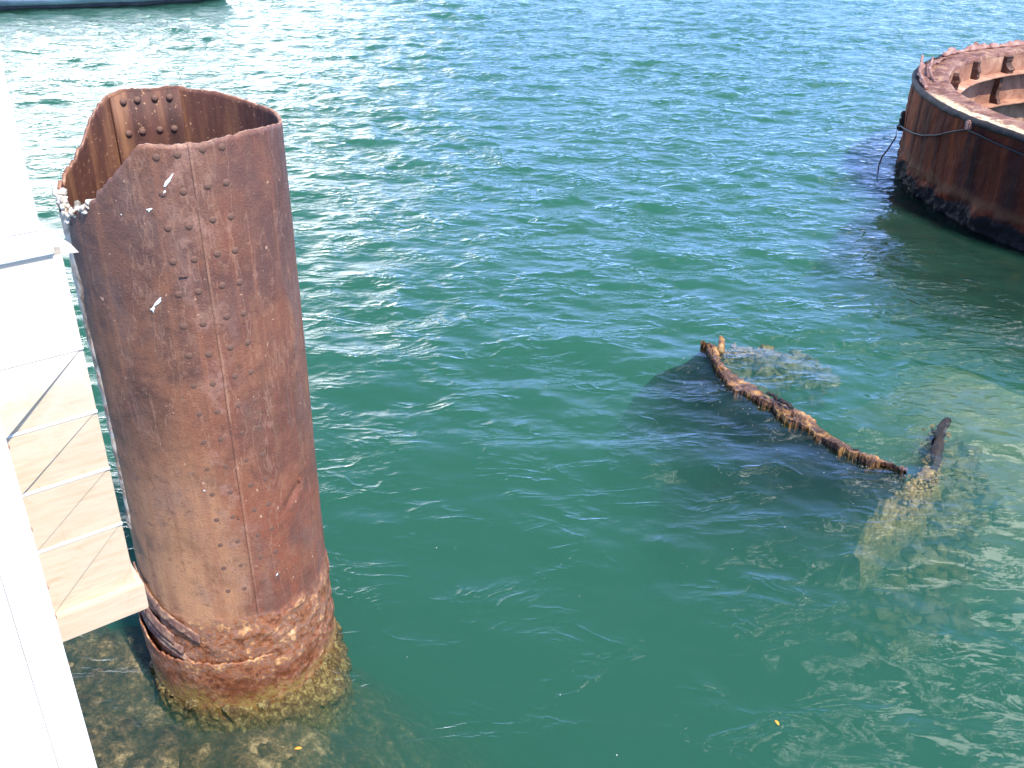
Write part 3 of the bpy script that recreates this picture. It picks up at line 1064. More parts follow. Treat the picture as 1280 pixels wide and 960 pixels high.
# ------------------------------------------------------------------ big riveted ring (gun turret base)
BX, BY, BR, BH = 11.36, 15.5, 4.94, 1.52
barb = thing('turret_base', (BX, BY, 0), 'huge round rusted steel ring rising from the water at the upper right', 'ship turret base')
M_BARB, M_FL = mat_barbette(), mat_flange()
M_BIN = mat_rust('barbette_inner_rust', [(0.32, (0.14, 0.055, 0.035)), (0.45, (0.30, 0.14, 0.085)), (0.58, (0.44, 0.24, 0.15)), (0.7, (0.55, 0.40, 0.32))], 1.6, 0.02)
M_DARKR = mat_rust('dark_wet_lip', [(0.3, (0.004, 0.004, 0.004)), (0.5, (0.010, 0.009, 0.009)), (0.7, (0.035, 0.024, 0.018))], 8, 0.01, 0.7, extra=(0.12,0.08,0.05))


def revolve(name, prof, mat, parent, a0=0, a1=360, n=360, dr=None, dz=None, wrap=True):
    m = len(prof)
    P = np.zeros((n, m, 3))
    for i in range(n):
        th = a0 + (a1 - a0) * i / (n if wrap else n - 1)
        for j, (r, z) in enumerate(prof):
            rr = r + (dr(th, z) if dr else 0)
            zz = z + (dz(th, r) if dz else 0)
            P[i, j] = (rr * math.cos(R(th)), rr * math.sin(R(th)), zz)
    return grid_mesh(name, P, mat, parent, wrap=wrap)


def outer_dr(th, z):
    c, s = math.cos(R(th)), math.sin(R(th))
    v = 0.045 * noise.noise((c * 6, s * 6, z * 1.2)) + 0.012 * fbm(c * 22, s * 22, z * 5, 4, .6)
    lap = (th % 11.25) / 11.25
    v += 0.012 * (1 if lap < 0.5 else 0) * (z > 0.3)
    if z < 0.42:
        v += (0.07 * fbm(c * 11, s * 11, z * 4, 6, 0.7) + 0.02 * noise.noise((c * 90, s * 90, z * 18))) * min(1, (0.42 - z) / 0.2)
        # a hanging lump of growth
        v += 0.14 * math.exp(-((angdist(th, 200.5)) / 1.6) ** 2 - ((z - 0.22) / 0.16) ** 2)
        v += 0.10 * math.exp(-((angdist(th, 204.5)) / 1.2) ** 2 - ((z - 0.20) / 0.13) ** 2)
    return v


prof = [(BR + 0.03, z) for z in np.linspace(-2.9, -0.3, 8)] + [(BR + 0.02 * (0.5 - min(z, .5)), z) for z in np.linspace(-0.2, 1.46, 46)]
revolve('ring_wall', prof, M_BARB, barb, n=1500, dr=outer_dr)
# rim lip: dark rolled bead
bead = [(BR + 0.0 + 0.052 * math.cos(a), 1.458 + 0.052 * math.sin(a)) for a in np.linspace(-math.pi / 2, math.pi / 2 + 0.6, 9)]
revolve('rim_bead', bead, M_DARKR, barb, n=540, dr=lambda t, z: 0.016 * fbm(t * .35, z * 8, 0, 5, .65), dz=lambda t, r: 0.014 * fbm(t * .22, 3, 1, 5, .65))
fl_prof = [(r, 1.506 - 0.02 * ((r - 4.42) / 0.5)) for r in np.linspace(4.94, 4.42, 22)] + [(4.405, 1.49), (4.40, 1.44)]
rag = lambda t, r: (0.028 * fbm(r * 5 * math.cos(R(t)), r * 5 * math.sin(R(t)), 2, 4, 0.62) if r > 4.43 else 0.01 * noise.noise((t * .3, 0, 0)))
revolve('rim_flange', fl_prof, M_FL, barb, n=900, dz=rag)
inn = [(4.40, z) for z in np.linspace(1.44, 1.18, 5)]
step = [(4.40, 1.18), (4.29, 1.16), (4.27, 1.04), (4.40, 1.03)]
low_ = [(4.40, z) for z in np.linspace(1.03, 0.60, 6)]
step2 = [(4.29, 0.585), (4.27, 0.45), (4.40, 0.44)]
low2 = [(4.40, z) for z in np.linspace(0.42, -2.9, 14)]
revolve('inner_wall', inn + low_ + low2, M_BIN, barb, n=500, dr=lambda t, z: 0.02 * fbm(t * .15, z * 3, 3, 3))
revolve('inner_stringer', [(4.42, 1.15), (4.20, 1.14), (4.19, 1.115), (4.42, 1.10)], M_BIN, barb, n=500, dr=lambda t, z: 0.012 * fbm(t * .3, z * 3, 3, 3), dz=lambda t, r: 0.006 * fbm(t * .4, r, 3, 3))
revolve('inner_stringer', [(4.42, 0.60), (4.20, 0.59), (4.19, 0.565), (4.42, 0.55)], M_BIN, barb, n=500, dr=lambda t, z: 0.012 * fbm(t * .3, z * 3, 9, 3), dz=lambda t, r: 0.006 * fbm(t * .4, r, 8, 3))
# upright brackets between flange and stringers, rusted ragged
M_BRK = mat_rust('bracket_dark_rust', [(0.3, (0.03, 0.015, 0.012)), (0.5, (0.08, 0.035, 0.022)), (0.7, (0.17, 0.08, 0.05))], 6, 0.01)
for th, z0, z1, w in [(133.5, 1.10, 1.46, 0.10), (119.5, 1.14, 1.44, 0.16), (121.5, 0.60, 1.08, 0.09), (105, 1.14, 1.44, 0.12), (104, 0.60, 1.08, 0.10),
                      (148, 1.12, 1.42, 0.07), (90, 1.14, 1.44, 0.12), (88, 0.6, 1.08, 0.1), (72, 1.14, 1.44, 0.12), (54, 1.14, 1.44, 0.12), (36, 1.14, 1.44, 0.12)]:
    bm = bmesh.new()
    n = 9
    cols = []
    for i in range(n):
        t_ = i / (n - 1)
        z = z0 + (z1 - z0) * t_
        dpt = 0.15 + 0.06 * fbm(th, z * 8, 1, 3) - 0.05 * t_
        for (ww, rr_in) in ((-w / 2, dpt), (w / 2, dpt)):
            pass
        jit = 0.02 * fbm(th * 3, z * 12, 5, 3)
        row = []
        for rr_, tt in ((4.43, -w / 2), (4.43, w / 2), (4.41 - dpt, w / 2 + jit), (4.41 - dpt, -w / 2 + jit)):
            a = R(th)
            row.append(bm.verts.new((rr_ * math.cos(a) - tt * math.sin(a), rr_ * math.sin(a) + tt * math.cos(a), z)))
        cols.append(row)
    for i in range(n - 1):
        for q in range(4):
            bm.faces.new((cols[i][q], cols[i][(q + 1) % 4], cols[i + 1][(q + 1) % 4], cols[i + 1][q]))
    bm.faces.new(cols[0][::-1])
    bm.faces.new(cols[-1])
    obj_bm('bracket', bm, M_BRK, barb)
# torn plates curling up on the far rim
M_TORN = mat_rust('torn_rim_plate', [(0.3, (0.10, 0.04, 0.03)), (0.5, (0.28, 0.14, 0.11)), (0.66, (0.42, 0.27, 0.22))], 5, 0.01)


def torn(th0, th1, h, r, lean, seed):
    n, m = 90, 5
    P = np.zeros((n, m, 3))
    for i in range(n):
        t_ = i / (n - 1)
        th = th0 + (th1 - th0) * t_
        hh = h * max(0.12, 0.55 + 0.7 * fbm(t_ * (th1 - th0) * 0.16, seed, 0, 5, 0.65))
        if i in (0, n - 1):
            hh *= 0.1
        for j in range(m):
            w_ = j / (m - 1)
            rr = r + lean * w_ + 0.02 * noise.noise((t_ * 8, w_ * 2, seed))
            P[i, j] = (rr * math.cos(R(th)), rr * math.sin(R(th)), 1.49 + hh * w_)
    o = grid_mesh('torn_plate', P, M_TORN, barb)
    md = o.modifiers.new('thick', 'SOLIDIFY')
    md.thickness = 0.018


torn(150, 172, 0.09, 4.86, 0.05, 1.1)
torn(139, 153, 0.10, 4.80, -0.06, 2.2)
torn(118, 136, 0.16, 4.88, 0.05, 3.3)
torn(96, 118, 0.12, 4.87, 0.06, 4.1)
torn(60, 95, 0.12, 4.86, 0.06, 5.2)
# leaning torn bar at the left end of the far rim
bm = bmesh.new()
tube(bm, [(4.86 * math.cos(R(172)), 4.86 * math.sin(R(172)), 1.50), (4.9 * math.cos(R(163)), 4.9 * math.sin(R(163)), 1.60), (4.92 * math.cos(R(152)), 4.92 * math.sin(R(152)), 1.70)], [0.03, 0.028, 0.022], 6)
tube(bm, [(4.66 * math.cos(R(166)), 4.66 * math.sin(R(166)), 1.50), (4.74 * math.cos(R(158)), 4.74 * math.sin(R(158)), 1.57), (4.78 * math.cos(R(149)), 4.78 * math.sin(R(149)), 1.65)], [0.028, 0.024, 0.018], 6)
obj_bm('bent_bar', bm, M_TORN, barb)
# small lug on the wall that the cable passes over
bm = bmesh.new()
a = R(193.8)
add_box(bm, (5.0 * math.cos(a), 5.0 * math.sin(a), 1.40), (0.10, 0.09, 0.14), Matrix.Rotation(a, 3, 'Z'))
bmesh.ops.bevel(bm, geom=bm.edges[:], offset=0.02, segments=2, affect='EDGES')
obj_bm('cable_lug', bm, M_TORN, barb)
bm = bmesh.new()
a = R(160)
for q in range(3):
    add_box(bm, (5.0 * math.cos(a), 5.0 * math.sin(a), 0.62 + q * 0.11), (0.12 - q * .02, 0.10, 0.12), Matrix.Rotation(a + q * .2, 3, 'Z'))
bmesh.ops.bevel(bm, geom=bm.edges[:], offset=0.02, segments=2, affect='EDGES')
obj_bm('cable_cleat', bm, M_DARKR, barb)

# cable
kc = NT('black_cable')
M_CABLE = kc.principled((0.012, 0.012, 0.013), 0.6)
pts = [(159, .60, 5.06), (163, .70, 5.02), (169, .78, 5.01), (175, .85, 5.0), (180, .93, 5.0), (185, 1.05, 5.0), (190, 1.22, 5.01), (193.8, 1.34, 5.03), (196.5, 1.33, 5.02), (200, 1.30, 5.0), (205, 1.27, 5.0), (212, 1.22, 5.0), (222, 1.2, 5.0), (235, 1.26, 5.0), (245, 1.40, 5.0), (248, 1.52, 4.96)]
cps = [Vector((BX + r * math.cos(R(t)), BY + r * math.sin(R(t)), z)) for t, z, r in pts]
tail = [Vector((6.14, 16.42, -0.12)), Vector((6.15, 16.5, 0.0)), Vector((6.22, 16.72, 0.10)), Vector((6.31, 16.88, 0.19)), Vector((6.44, 17.0, 0.31)), Vector((6.58, 17.15, 0.46))]
bm = bmesh.new()
tube(bm, tail + cps, 0.014, 7)
cab = obj_bm('cable', bm, M_CABLE, None, True)
tag(cab, 'thin black cable sagging round the outside of the rusted ring and dangling in the water', 'cable')

# ------------------------------------------------------------------ wreck fragment awash
frag = thing('hull_fragment', (0, 0, 0), 'curved strip of rusted hull plating just breaking the surface, orange brown, right of centre', 'wreckage')
path = [(2.14, 10.0, 0.07, .03), (2.20, 9.85, 0.11, .06), (2.18, 9.55, 0.09, .06), (2.24, 9.25, 0.08, .09), (2.40, 8.97, 0.06, .14), (2.56, 8.72, 0.065, .15), (2.74, 8.45, 0.06, .15),
        (2.93, 8.14, 0.045, .12), (3.10, 7.88, 0.04, .09), (3.28, 7.68, 0.035, .08), (3.45, 7.57, 0.03, .07), (3.60, 7.50, 0.0, .06)]
t_in = np.linspace(0, 1, len(path))
t_out = np.linspace(0, 1, 420)
pa = np.array(path)
pa[:, 3] *= 1.25
pa[:, 2] = pa[:, 2] * 0.5 - 0.022
pp = np.stack([np.interp(t_out, t_in, pa[:, c]) for c in range(4)], -1)
for c in range(4):
    pp[:, c] = np.convolve(np.pad(pp[:, c], 18, mode='edge'), np.ones(37) / 37, 'valid')
tg = np.gradient(pp[:, :2], axis=0)
tg /= np.linalg.norm(tg, axis=1)[:, None]
nn = np.stack([-tg[:, 1], tg[:, 0]], -1)      # to the right-back side
prof_f = [(-0.04, -0.5), (-0.045, -0.2), (-0.05, -0.08), (-0.05, -0.02), (-0.02, 0.0), (0.25, 0.004), (0.5, -0.012), (0.75, 0.002), (0.90, 0.006), (0.97, 0.040), (1.02, 0.042), (1.04, 0.0), (1.04, -0.06), (1.0, -0.10), (0.6, -0.12), (0.1, -0.3)]
PF = np.zeros((len(pp), len(prof_f), 3))
for i in range(len(pp)):
    for j, (o_, dz) in enumerate(prof_f):
        w_ = pp[i, 3]
        off = (o_ * w_ if o_ > 0 else o_) - w_ * 0.5
        al = i / 420 * 3.1
        side = 0.0 if o_ < 0.3 else (2.0 if o_ > 0.85 else 1.0)
        jx = 0.045 * fbm(al * 3.1, side * 4, 0, 7, 0.75) * (1.2 if side == 2 else 0.7)
        jz = (0.024 * fbm(al * 2.6, side * 3 + 9, 9, 6, 0.7) + 0.010 * noise.noise((al * 30, o_ * 6, 2))) if dz > -0.5 else 0
        x = pp[i, 0] + nn[i, 0] * (-off + jx)
        y = pp[i, 1] + nn[i, 1] * (-off + jx)
        PF[i, j] = (x, y, pp[i, 2] + dz + jz)
M_FRAG = mat_rust('wet_orange_rust', [(0.3, (0.035, 0.016, 0.012)), (0.44, (0.07, 0.032, 0.020)), (0.52, (0.18, 0.085, 0.036)), (0.60, (0.36, 0.18, 0.055)), (0.70, (0.52, 0.38, 0.18))], 7, 0.02, 0.42)
o = grid_mesh('plate_edge', PF, M_FRAG, frag, wrap=False, smooth=False)
# sloping hull side under the water, painted near-black for the shadow there
M_HULL_SHADE = mat_rust('shade_painted_plating', [(0.3, (0.001, 0.002, 0.005)), (0.5, (0.003, 0.005, 0.011)), (0.7, (0.02, 0.02, 0.022))], 3, 0.03, 0.8, extra=(0.02, 0.02, 0.02))
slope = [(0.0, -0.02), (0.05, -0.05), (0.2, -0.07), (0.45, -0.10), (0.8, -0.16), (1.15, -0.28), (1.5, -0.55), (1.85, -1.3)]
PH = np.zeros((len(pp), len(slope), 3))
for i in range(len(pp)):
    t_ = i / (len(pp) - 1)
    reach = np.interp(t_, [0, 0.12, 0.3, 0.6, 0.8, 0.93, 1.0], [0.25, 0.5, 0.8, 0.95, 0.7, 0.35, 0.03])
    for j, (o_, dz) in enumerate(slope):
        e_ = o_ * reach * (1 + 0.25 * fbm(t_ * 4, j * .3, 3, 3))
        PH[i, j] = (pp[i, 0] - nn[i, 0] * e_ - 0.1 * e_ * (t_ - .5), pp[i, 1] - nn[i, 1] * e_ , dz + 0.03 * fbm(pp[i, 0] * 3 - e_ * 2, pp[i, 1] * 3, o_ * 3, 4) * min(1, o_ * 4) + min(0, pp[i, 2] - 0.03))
grid_mesh('hull_side', PH, M_HULL_SHADE, frag, wrap=False)
# dark growth tuft and a hooked upstand
bm = bmesh.new()
for i in range(14):
    q = pp[187 + 3 * i]
    M = Matrix.Translation((q[0] + 0.05 + random.uniform(-.01, .01), q[1] + 0.05, q[2] + 0.035 + random.uniform(0, .02))) @ Matrix.Diagonal((1, 1, .8, 1))
    vv = bmesh.ops.create_icosphere(bm, subdivisions=2, radius=random.uniform(0.014, 0.03), matrix=M)['verts']
    for v in vv:
        v.co += noise.noise_vector(v.co * 40) * 0.01
obj_bm('dark_growth', bm, M_DARKR, frag, True)
bm = bmesh.new()
tube(bm, [(2.30, 9.80, 0.0), (2.31, 9.84, 0.07), (2.32, 9.88, 0.12), (2.31, 9.90, 0.15)], [0.05, 0.042, 0.03, 0.012], 8)
for v in bm.verts:
    v.co += noise.noise_vector(v.co * 15) * 0.02
obj_bm('hooked_upstand', bm, M_FRAG, frag, True)


def lumps(name, pts, mat, parent, seed=0, disp=0.35, sub=3):
    bm = bmesh.new()
    for (x, y, z, s, sy, sz) in pts:
        M = Matrix.Translation((x, y, z)) @ Matrix.Rotation(random.uniform(0, 3), 4, 'Z') @ Matrix.Diagonal((s, sy, sz, 1))
        vv = bmesh.ops.create_icosphere(bm, subdivisions=sub, radius=1.0, matrix=M)['verts']
        c = Vector((x, y, z))
        for v in vv:
            d = v.co - c
            v.co = c + d * (1 + disp * fbm(v.co.x * 4 + seed, v.co.y * 4, v.co.z * 4, 4, 0.6))
    return obj_bm(name, bm, mat, parent, True)


M_OLIVE2 = mat_algae('olive_fringe_growth', (0.055, 0.055, 0.03), (0.15, 0.13, 0.06), (0.30, 0.26, 0.13), 7)
M_YEL = mat_algae('yellow_sunken_growth', (0.07, 0.05, 0.02), (0.22, 0.16, 0.06), (0.46, 0.37, 0.17), 22)
M_OLIVE = mat_algae('olive_sunken_growth', (0.055, 0.055, 0.03), (0.12, 0.115, 0.055), (0.24, 0.22, 0.12), 7)


def ribbon(name, pts, mat, parent, seed, n=90, m=22):
    """lumpy mat of growth along a line of (x, y, z, half width)"""
    q = np.array(pts, float)
    tt = np.linspace(0, 1, n)
    q = np.stack([np.interp(tt, np.linspace(0, 1, len(pts)), q[:, c]) for c in range(4)], -1)
    for c in range(4):
        q[:, c] = np.convolve(np.pad(q[:, c], 6, mode='edge'), np.ones(13) / 13, 'valid')
    t2 = np.gradient(q[:, :2], axis=0)
    t2 /= np.linalg.norm(t2, axis=1)[:, None] + 1e-9
    P = np.zeros((n, m, 3))
    for i in range(n):
        for j in range(m):
            u_ = -1 + 2 * j / (m - 1)
            w_ = q[i, 3] * (1 + 0.5 * fbm(i * 0.08, (1 if u_ > 0 else -1) * 3, seed, 3, .6)) * math.sin(math.pi * min(.97, max(.03, i / (n - 1)))) ** .35
            x = q[i, 0] - t2[i, 1] * u_ * w_
            y = q[i, 1] + t2[i, 0] * u_ * w_
            z = q[i, 2] - 0.05 - 0.35 * abs(u_) ** 3 + 0.12 * fbm(x * 6, y * 6, seed, 5, 0.65)
            P[i, j] = (x, y, min(z, q[i, 2] + 0.03, -0.03))
    return grid_mesh(name, P, mat, parent)


rb = ribbon('growth_mat', [(2.95, 6.8, -.42, .25), (3.25, 7.1, -.24, .24), (3.55, 7.32, -.08, .20), (3.72, 7.45, -.02, .15), (3.86, 7.65, -.04, .13), (3.98, 7.90, -.05, .11), (4.10, 8.15, -.04, .09), (4.28, 8.5, -.05, .08)], M_YEL, frag, 3)
ribbon('growth_mat', [(2.26, 9.85, -.03, .05), (2.42, 9.98, -.05, .08), (2.65, 10.10, -.08, .12), (2.9, 10.15, -.12, .16), (3.15, 10.05, -.2, .16)], M_OLIVE2, frag, 5)


def clumps(name, pts, num, size, mat, parent, seed):
    rg_ = random.Random(seed)
    q = np.array(pts, float)
    bm = bmesh.new()
    for _ in range(num):
        t_ = rg_.random() * (len(q) - 1)
        i_ = int(t_)
        c = q[i_] + (q[min(i_ + 1, len(q) - 1)] - q[i_]) * (t_ - i_)
        x = c[0] + rg_.gauss(0, 0.55) * c[3]
        y = c[1] + rg_.gauss(0, 0.55) * c[3]
        s_ = size * rg_.uniform(0.35, 1.3)
        z = min(c[2] + rg_.uniform(-0.10, 0.02) - 0.6 * math.hypot(x - c[0], y - c[1]) ** 1.5, -0.012 - s_ * 0.5)
        M = Matrix.Translation((x, y, z)) @ Matrix.Rotation(rg_.uniform(0, 3), 4, 'Z') @ Matrix.Diagonal((1, rg_.uniform(.5, 1), rg_.uniform(.35, .7), 1))
        for v in bmesh.ops.create_icosphere(bm, subdivisions=2, radius=s_, matrix=M)['verts']:
            v.co += noise.noise_vector(v.co * 18) * s_ * 0.9
    return tag(obj_bm(name, bm, mat, parent, True), kind='stuff')


clumps('yellow_growth', [(3.20, 7.05, -.30, .18), (3.55, 7.32, -.12, .16), (3.70, 7.42, -.05, .12), (3.86, 7.65, -.07, .10), (3.98, 7.90, -.08, .09), (4.10, 8.15, -.07, .07), (4.24, 8.45, -.08, .07)], 380, 0.022, M_YEL, frag, 3)
clumps('yellow_growth', [(2.24, 9.80, -.05, .05), (2.42, 9.98, -.07, .07), (2.65, 10.10, -.12, .09), (2.9, 10.2, -.18, .10), (3.15, 10.1, -.25, .12)], 170, 0.05, M_YEL, frag, 5)
clumps('olive_growth', [(3.3, 6.4, -.8, .3), (3.6, 6.85, -.6, .35), (3.85, 7.25, -.42, .35), (4.2, 7.8, -.36, .3), (4.5, 8.5, -.4, .25)], 300, 0.10, M_OLIVE2, frag, 9)
clumps('dark_barnacles', [(2.3, 9.3, -.02, .06), (2.6, 8.6, -.02, .1), (3.0, 8.0, -.03, .12), (3.4, 7.55, -.05, .12)], 150, 0.03, M_DARKR, frag, 12)

# dark post stub breaking the surface at the right-hand end
stub = thing('post_stub', (0, 0, 0), 'short dark encrusted stub poking out beyond the right end of the rusted strip', 'wreckage')
bm = bmesh.new()
tube(bm, [(3.88, 7.62, -0.12), (3.98, 7.86, -0.02), (4.08, 8.08, 0.0), (4.18, 8.26, -0.01), (4.27, 8.38, 0.01), (4.32, 8.44, -0.05)], [0.04, 0.05, 0.045, 0.04, 0.03, 0.012], 9)
bmesh.ops.subdivide_edges(bm, edges=bm.edges[:], cuts=4)
for v in bm.verts:
    v.co += noise.noise_vector(v.co * 14) * 0.03 + noise.noise_vector(v.co * 45) * 0.016
obj_bm('stub', bm, M_DARKR, stub, True)

# ring-shaped pipe mouth and rubble lying just under, behind the fragment
rub = thing('sunken_coral_lump', (0, 0, 0), 'dark blurred lumps under the surface just behind the left end of the rusted strip', 'wreckage')
clumps('dark_lump', [(2.6, 9.75, -.3, .2), (2.9, 9.9, -.22, .25), (3.15, 10.05, -.2, .22), (3.4, 9.95, -.35, .2)], 120, 0.12, M_OLIVE, rub, 8)

# ------------------------------------------------------------------ sunken deck and reef
k = NT('silt_covered_deck')
base = k.ramp(k.noise(1.8, 7, 0.65, dist=0.8), [(0.32, (0.10, 0.10, 0.05)), (0.5, (0.24, 0.22, 0.12)), (0.66, (0.40, 0.38, 0.26))])
k.principled(base, 0.9, 0, k.bump(k.noise(6, 6, 0.7), 0.9, 0.05))


def sheet(name, cx, cy, rx, ry, z0, slope, seed, thick=0.12, rot=0.0, mat=None):
    n, m = 46, 96
    P = np.zeros((m, n, 3))
    for i in range(m):
        a = 2 * math.pi * i / m
        ed = 1 + 0.22 * fbm(math.cos(a) * 1.5, math.sin(a) * 1.5, seed, 4, 0.6)
        for j in range(n):
            t_ = j / (n - 1)
            lx, ly = rx * ed * t_ * math.cos(a), ry * ed * t_ * math.sin(a)
            x = cx + lx * math.cos(rot) - ly * math.sin(rot)
            y = cy + lx * math.sin(rot) + ly * math.cos(rot)
            z = z0 + slope * lx + 0.10 * fbm(x * 1.1, y * 1.1, seed, 4, 0.55) - 0.9 * t_ ** 6
            P[i, j] = (x, y, z)
    return grid_mesh(name, P, mat or k.m, None, wrap=True)


d1 = sheet('sunken_deck', 6.6, 9.6, 3.3, 2.3, -0.50, -0.0, 2.0, rot=R(35))
tag(d1, 'pale olive silted deck plating lying under shallow water below the big rusted ring', 'sunken deck')
M_RING_SHADE = mat_rust('painted_water_shade', [(0.3, (0.002, 0.003, 0.003)), (0.5, (0.005, 0.007, 0.006)), (0.7, (0.018, 0.017, 0.010))], 3, 0.03, 0.8, extra=(0.015, 0.014, 0.01))
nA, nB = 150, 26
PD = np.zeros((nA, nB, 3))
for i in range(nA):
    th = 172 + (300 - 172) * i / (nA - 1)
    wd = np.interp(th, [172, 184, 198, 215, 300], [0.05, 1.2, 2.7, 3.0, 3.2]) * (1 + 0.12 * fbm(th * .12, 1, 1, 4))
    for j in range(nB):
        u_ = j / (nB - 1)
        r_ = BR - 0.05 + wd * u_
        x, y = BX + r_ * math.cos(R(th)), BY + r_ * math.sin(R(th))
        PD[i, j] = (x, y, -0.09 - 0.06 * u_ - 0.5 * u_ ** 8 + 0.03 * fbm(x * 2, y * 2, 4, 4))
d3 = grid_mesh('ring_shade_sheet', PD, M_RING_SHADE)  # added sheet, black in place of the shaded water before the ring
tag(d3, 'black sheet added under the water at the foot of the rusted ring, standing for shade', 'shade sheet')
d2 = sheet('sunken_plate', 0.3, 16.2, 2.6, 1.0, -1.0, 0.0, 6.0, rot=R(12), mat=M_OLIVE)
tag(d2, 'faint olive patch of wreckage under the waves at the centre of the picture', 'sunken wreckage')

# rubble round the foot of the pipe
kr = NT('weedy_rubble')
base = kr.ramp(kr.math('ADD', kr.math('MULTIPLY', kr.noise(4, 7, 0.8), 0.65), kr.math('MULTIPLY', kr.noise(24, 5, 0.75, vec=kr.mapping((1, 1, 1), (3, 3, 3))), 0.35)), [(0.40, (0.012, 0.009, 0.007)), (0.48, (0.05, 0.036, 0.020)), (0.545, (0.15, 0.10, 0.05)), (0.61, (0.42, 0.31, 0.16))])
M_RUB = kr.principled(base, 0.85, 0, kr.bump(kr.noise(18, 7, 0.72), 1.0, 0.03))
gx = np.linspace(-6.2, 1.2, 150)
gy = np.linspace(1.0, 8.0, 140)
P = np.zeros((150, 140, 3))
for i, x in enumerate(gx):
    for j, y in enumerate(gy):
        d = math.hypot((x + 2.75) / 1.75, (y - 4.5) / 1.35)
        z = -0.17 - 1.3 * max(0, d - 0.62) ** 1.4 + 0.11 * fbm(x * 2.4, y * 2.4, 5, 5, 0.55) + 0.05 * abs(noise.noise((x * 7, y * 7, 0)))
        P[i, j] = (x, y, min(z, -0.07))
bed = grid_mesh('rubble_bed', P, M_RUB)
tag(bed, 'murky brown weedy rubble under the shallow water round the foot of the pipe', 'rubble', kind='stuff')
spots = []
rr_ = random.Random(21)
tries = 0
while len(spots) < 38 and tries < 3000:
    tries += 1
    x, y = rr_.uniform(-3.9, -0.75), rr_.uniform(3.5, 5.6)
    s = rr_.uniform(0.08, 0.20)
    if math.hypot(x - PX, y - PY) < PR + 0.10 + s:
        continue
    if x > -1.3 and y > 5.0 or (x > -0.95 and s > .12):
        continue
    if any(math.hypot(x - a, y - b) < 0.75 * (s + c) for a, b, c in spots):
        continue
    spots.append((x, y, s))
for i, (x, y, s) in enumerate(spots):
    bm = bmesh.new()
    bmesh.ops.create_icosphere(bm, subdivisions=4, radius=1.0)
    sx, sy, sz = s, s * rr_.uniform(.6, .95), s * rr_.uniform(.45, .7)
    for v in bm.verts:
        c = v.co.copy()
        f_ = 1 + 0.32 * fbm(c.x * 1.3 + i * 9, c.y * 1.3, c.z * 1.3, 4, 0.55)
        v.co = Vector((c.x * sx, c.y * sy, c.z * sz)) * f_
    o = obj_bm('boulder', bm, M_RUB, None, True)
    dd = math.hypot((x + 2.75) / 1.75, (y - 4.5) / 1.35)
    o.location = (x, y, -0.17 - s * 0.35 - 1.2 * max(0, dd - 0.62) ** 1.4 + rr_.uniform(-.03, .03))
    o.rotation_euler = (rr_.uniform(-.4, .4), rr_.uniform(-.4, .4), rr_.uniform(0, 6))
    tag(o, 'murky brown weedy boulder under the shallow water by the foot of the pipe', 'boulder', 'boulders heaped round the foot of the pipe')

# ------------------------------------------------------------------ grey float at the top left
fl = thing('mooring_float', (0, 0, 0), 'grey weathered hull of a low mooring float across the upper left corner', 'float')
fl.location = (-15.4, 34.9, 0)
fl.rotation_euler = (0, 0, R(18))


def hull_outline(hx, hy, n=64, p=3.2):
    return [(hx * math.copysign(abs(math.cos(a)) ** (2 / p), math.cos(a)), hy * math.copysign(abs(math.sin(a)) ** (2 / p), math.sin(a))) for a in np.linspace(0, 2 * math.pi, n, endpoint=False)]


def hull(name, levels, mat, cap=True):
    bm = bmesh.new()
    rings = []
    for hx, hy, z in levels:
        rings.append([bm.verts.new((x, y, z + 0.03 * noise.noise((x * .6, y * .6, z)))) for x, y in hull_outline(hx, hy)])
    n = len(rings[0])
    for i in range(len(rings) - 1):
        for q in range(n):
            bm.faces.new((rings[i][q], rings[i][(q + 1) % n], rings[i + 1][(q + 1) % n], rings[i + 1][q]))
    if cap:
        bm.faces.new(rings[-1])
        bm.faces.new(rings[0][::-1])
    obj_bm(name, bm, mat, fl, True)


kf = NT('grey_weathered_hull')
base = kf.ramp(kf.noise(1.3, 6, 0.6, vec=kf.mapping((1, 1, 2.5))), [(0.35, (0.40, 0.40, 0.43)), (0.5, (0.58, 0.58, 0.61)), (0.65, (0.72, 0.72, 0.72))])
M_HULL = kf.principled(base, 0.7, 0, kf.bump(kf.noise(6, 5, 0.6), 0.5, 0.02))
M_BLK = mat_rust('black_waterline_band', [(0.3, (0.008, 0.009, 0.012)), (0.5, (0.02, 0.022, 0.028)), (0.7, (0.05, 0.05, 0.055))], 2, 0.02, 0.6, extra=(0.06, 0.055, 0.05))
hull('hull_bottom', [(5.2, 1.8, -0.5), (5.5, 2.0, 0.0), (5.6, 2.05, 0.13)], M_BLK)
hull('hull_side', [(5.61, 2.06, 0.12), (5.8, 2.2, 0.30), (5.85, 2.22, 0.78), (5.75, 2.15, 0.83)], M_HULL)
hull('deck_cap', [(5.75, 2.12, 0.833), (5.5, 1.95, 0.87)], M_HULL)

# ------------------------------------------------------------------ floating leaves
kl = NT('orange_leaf')
M_LEAF = kl.principled(kl.mix(kl.noise(60, 3, 0.6), (0.70, 0.24, 0.03), (0.85, 0.42, 0.05)), 0.5)


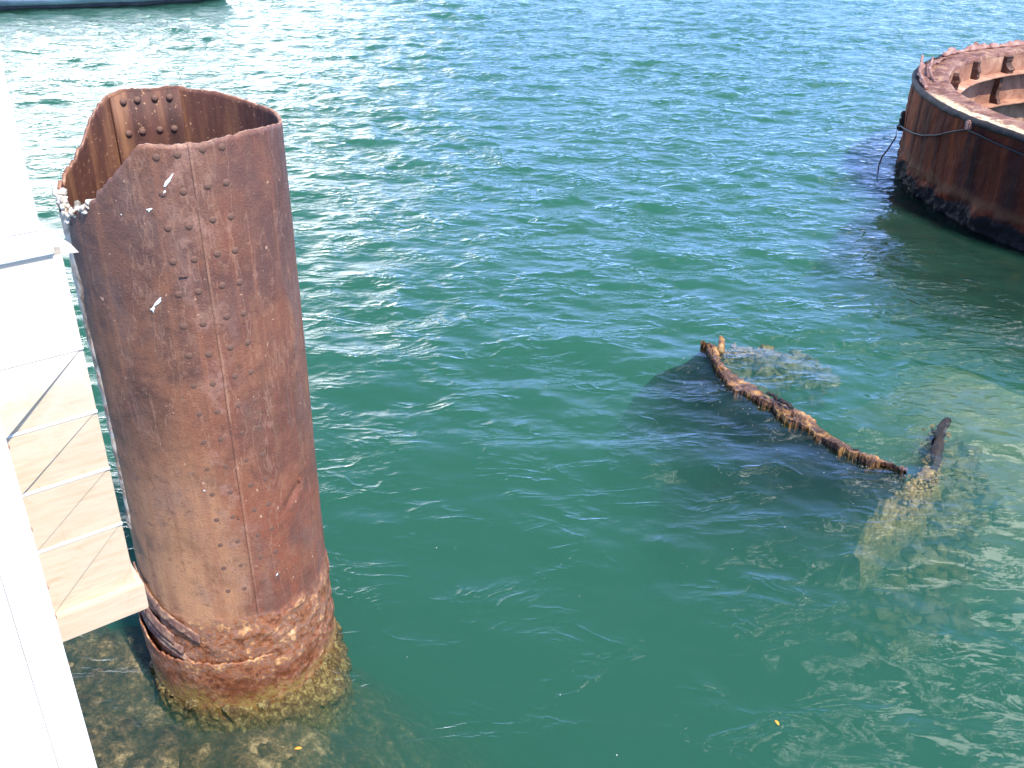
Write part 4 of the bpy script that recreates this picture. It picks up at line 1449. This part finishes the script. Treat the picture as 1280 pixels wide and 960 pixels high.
def leaf(x, y, L_, w_, rz, label):
    z = float(wave(np.array([x]), np.array([y]))[0]) + 0.006
    n = 9
    vts, fcs = [], []
    for i in range(n):
        t_ = i / (n - 1)
        hw = w_ * math.sin(math.pi * min(1, t_ * 0.98 + 0.01)) ** 0.8
        cz = 0.004 * math.sin(t_ * 3)
        vts += [(L_ * (t_ - .5), -hw, cz + 0.002), (L_ * (t_ - .5), 0, cz - 0.001), (L_ * (t_ - .5), hw, cz + 0.002)]
    for i in range(n - 1):
        for j in range(2):
            a = i * 3 + j
            fcs.append((a, a + 3, a + 4, a + 1))
    o = obj_pydata('leaf', vts, fcs, M_LEAF, None, True)
    md = o.modifiers.new('thick', 'SOLIDIFY')
    md.thickness = 0.0015
    o.location = (x, y, z)
    o.rotation_euler = (0.05, 0.03, rz)
    tag(o, label, 'leaf')


leaf(1.73, 4.55, 0.045, 0.010, 1.9, 'small orange leaf floating alone on the green water, lower right')
leaf(-1.30, 4.30, 0.045, 0.010, 0.2, 'small orange leaf floating over the brown rubble in front of the pipe')

# no gloss on the painted underwater shade, so it stays dark
for m_ in (M_RING_SHADE, M_HULL_SHADE):
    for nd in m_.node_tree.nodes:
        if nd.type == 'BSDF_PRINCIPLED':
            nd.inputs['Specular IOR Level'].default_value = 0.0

# ------------------------------------------------------------------ bubbles and flecks on the water
kbub = NT('white_bubbles')
M_BUB = kbub.principled((0.8, 0.82, 0.82), 0.3)
rgf = random.Random(5)
bm = bmesh.new()
for i in range(112):
    if i < 95:
        q = pp[rgf.randrange(25, 395)]
        x = q[0] - rgf.uniform(0.0, 0.5) + rgf.gauss(0, .05)
        y = q[1] + rgf.gauss(-0.1, .3)
    else:
        y = rgf.uniform(4.2, 11)
        x = rgf.uniform(-0.9, 0.42 * y)
    z = float(wave(np.array([x]), np.array([y]))[0])
    s_ = rgf.uniform(0.002, 0.005)
    bmesh.ops.create_icosphere(bm, subdivisions=1, radius=s_, matrix=Matrix.Translation((x, y, z)) @ Matrix.Diagonal((1, rgf.uniform(.6, 1), .5, 1)))
fo = obj_bm('foam_flecks', bm, M_BUB, None, True)
tag(fo, 'tiny white bubbles and flecks drifting on the water round the rusted strip', 'foam', kind='stuff')
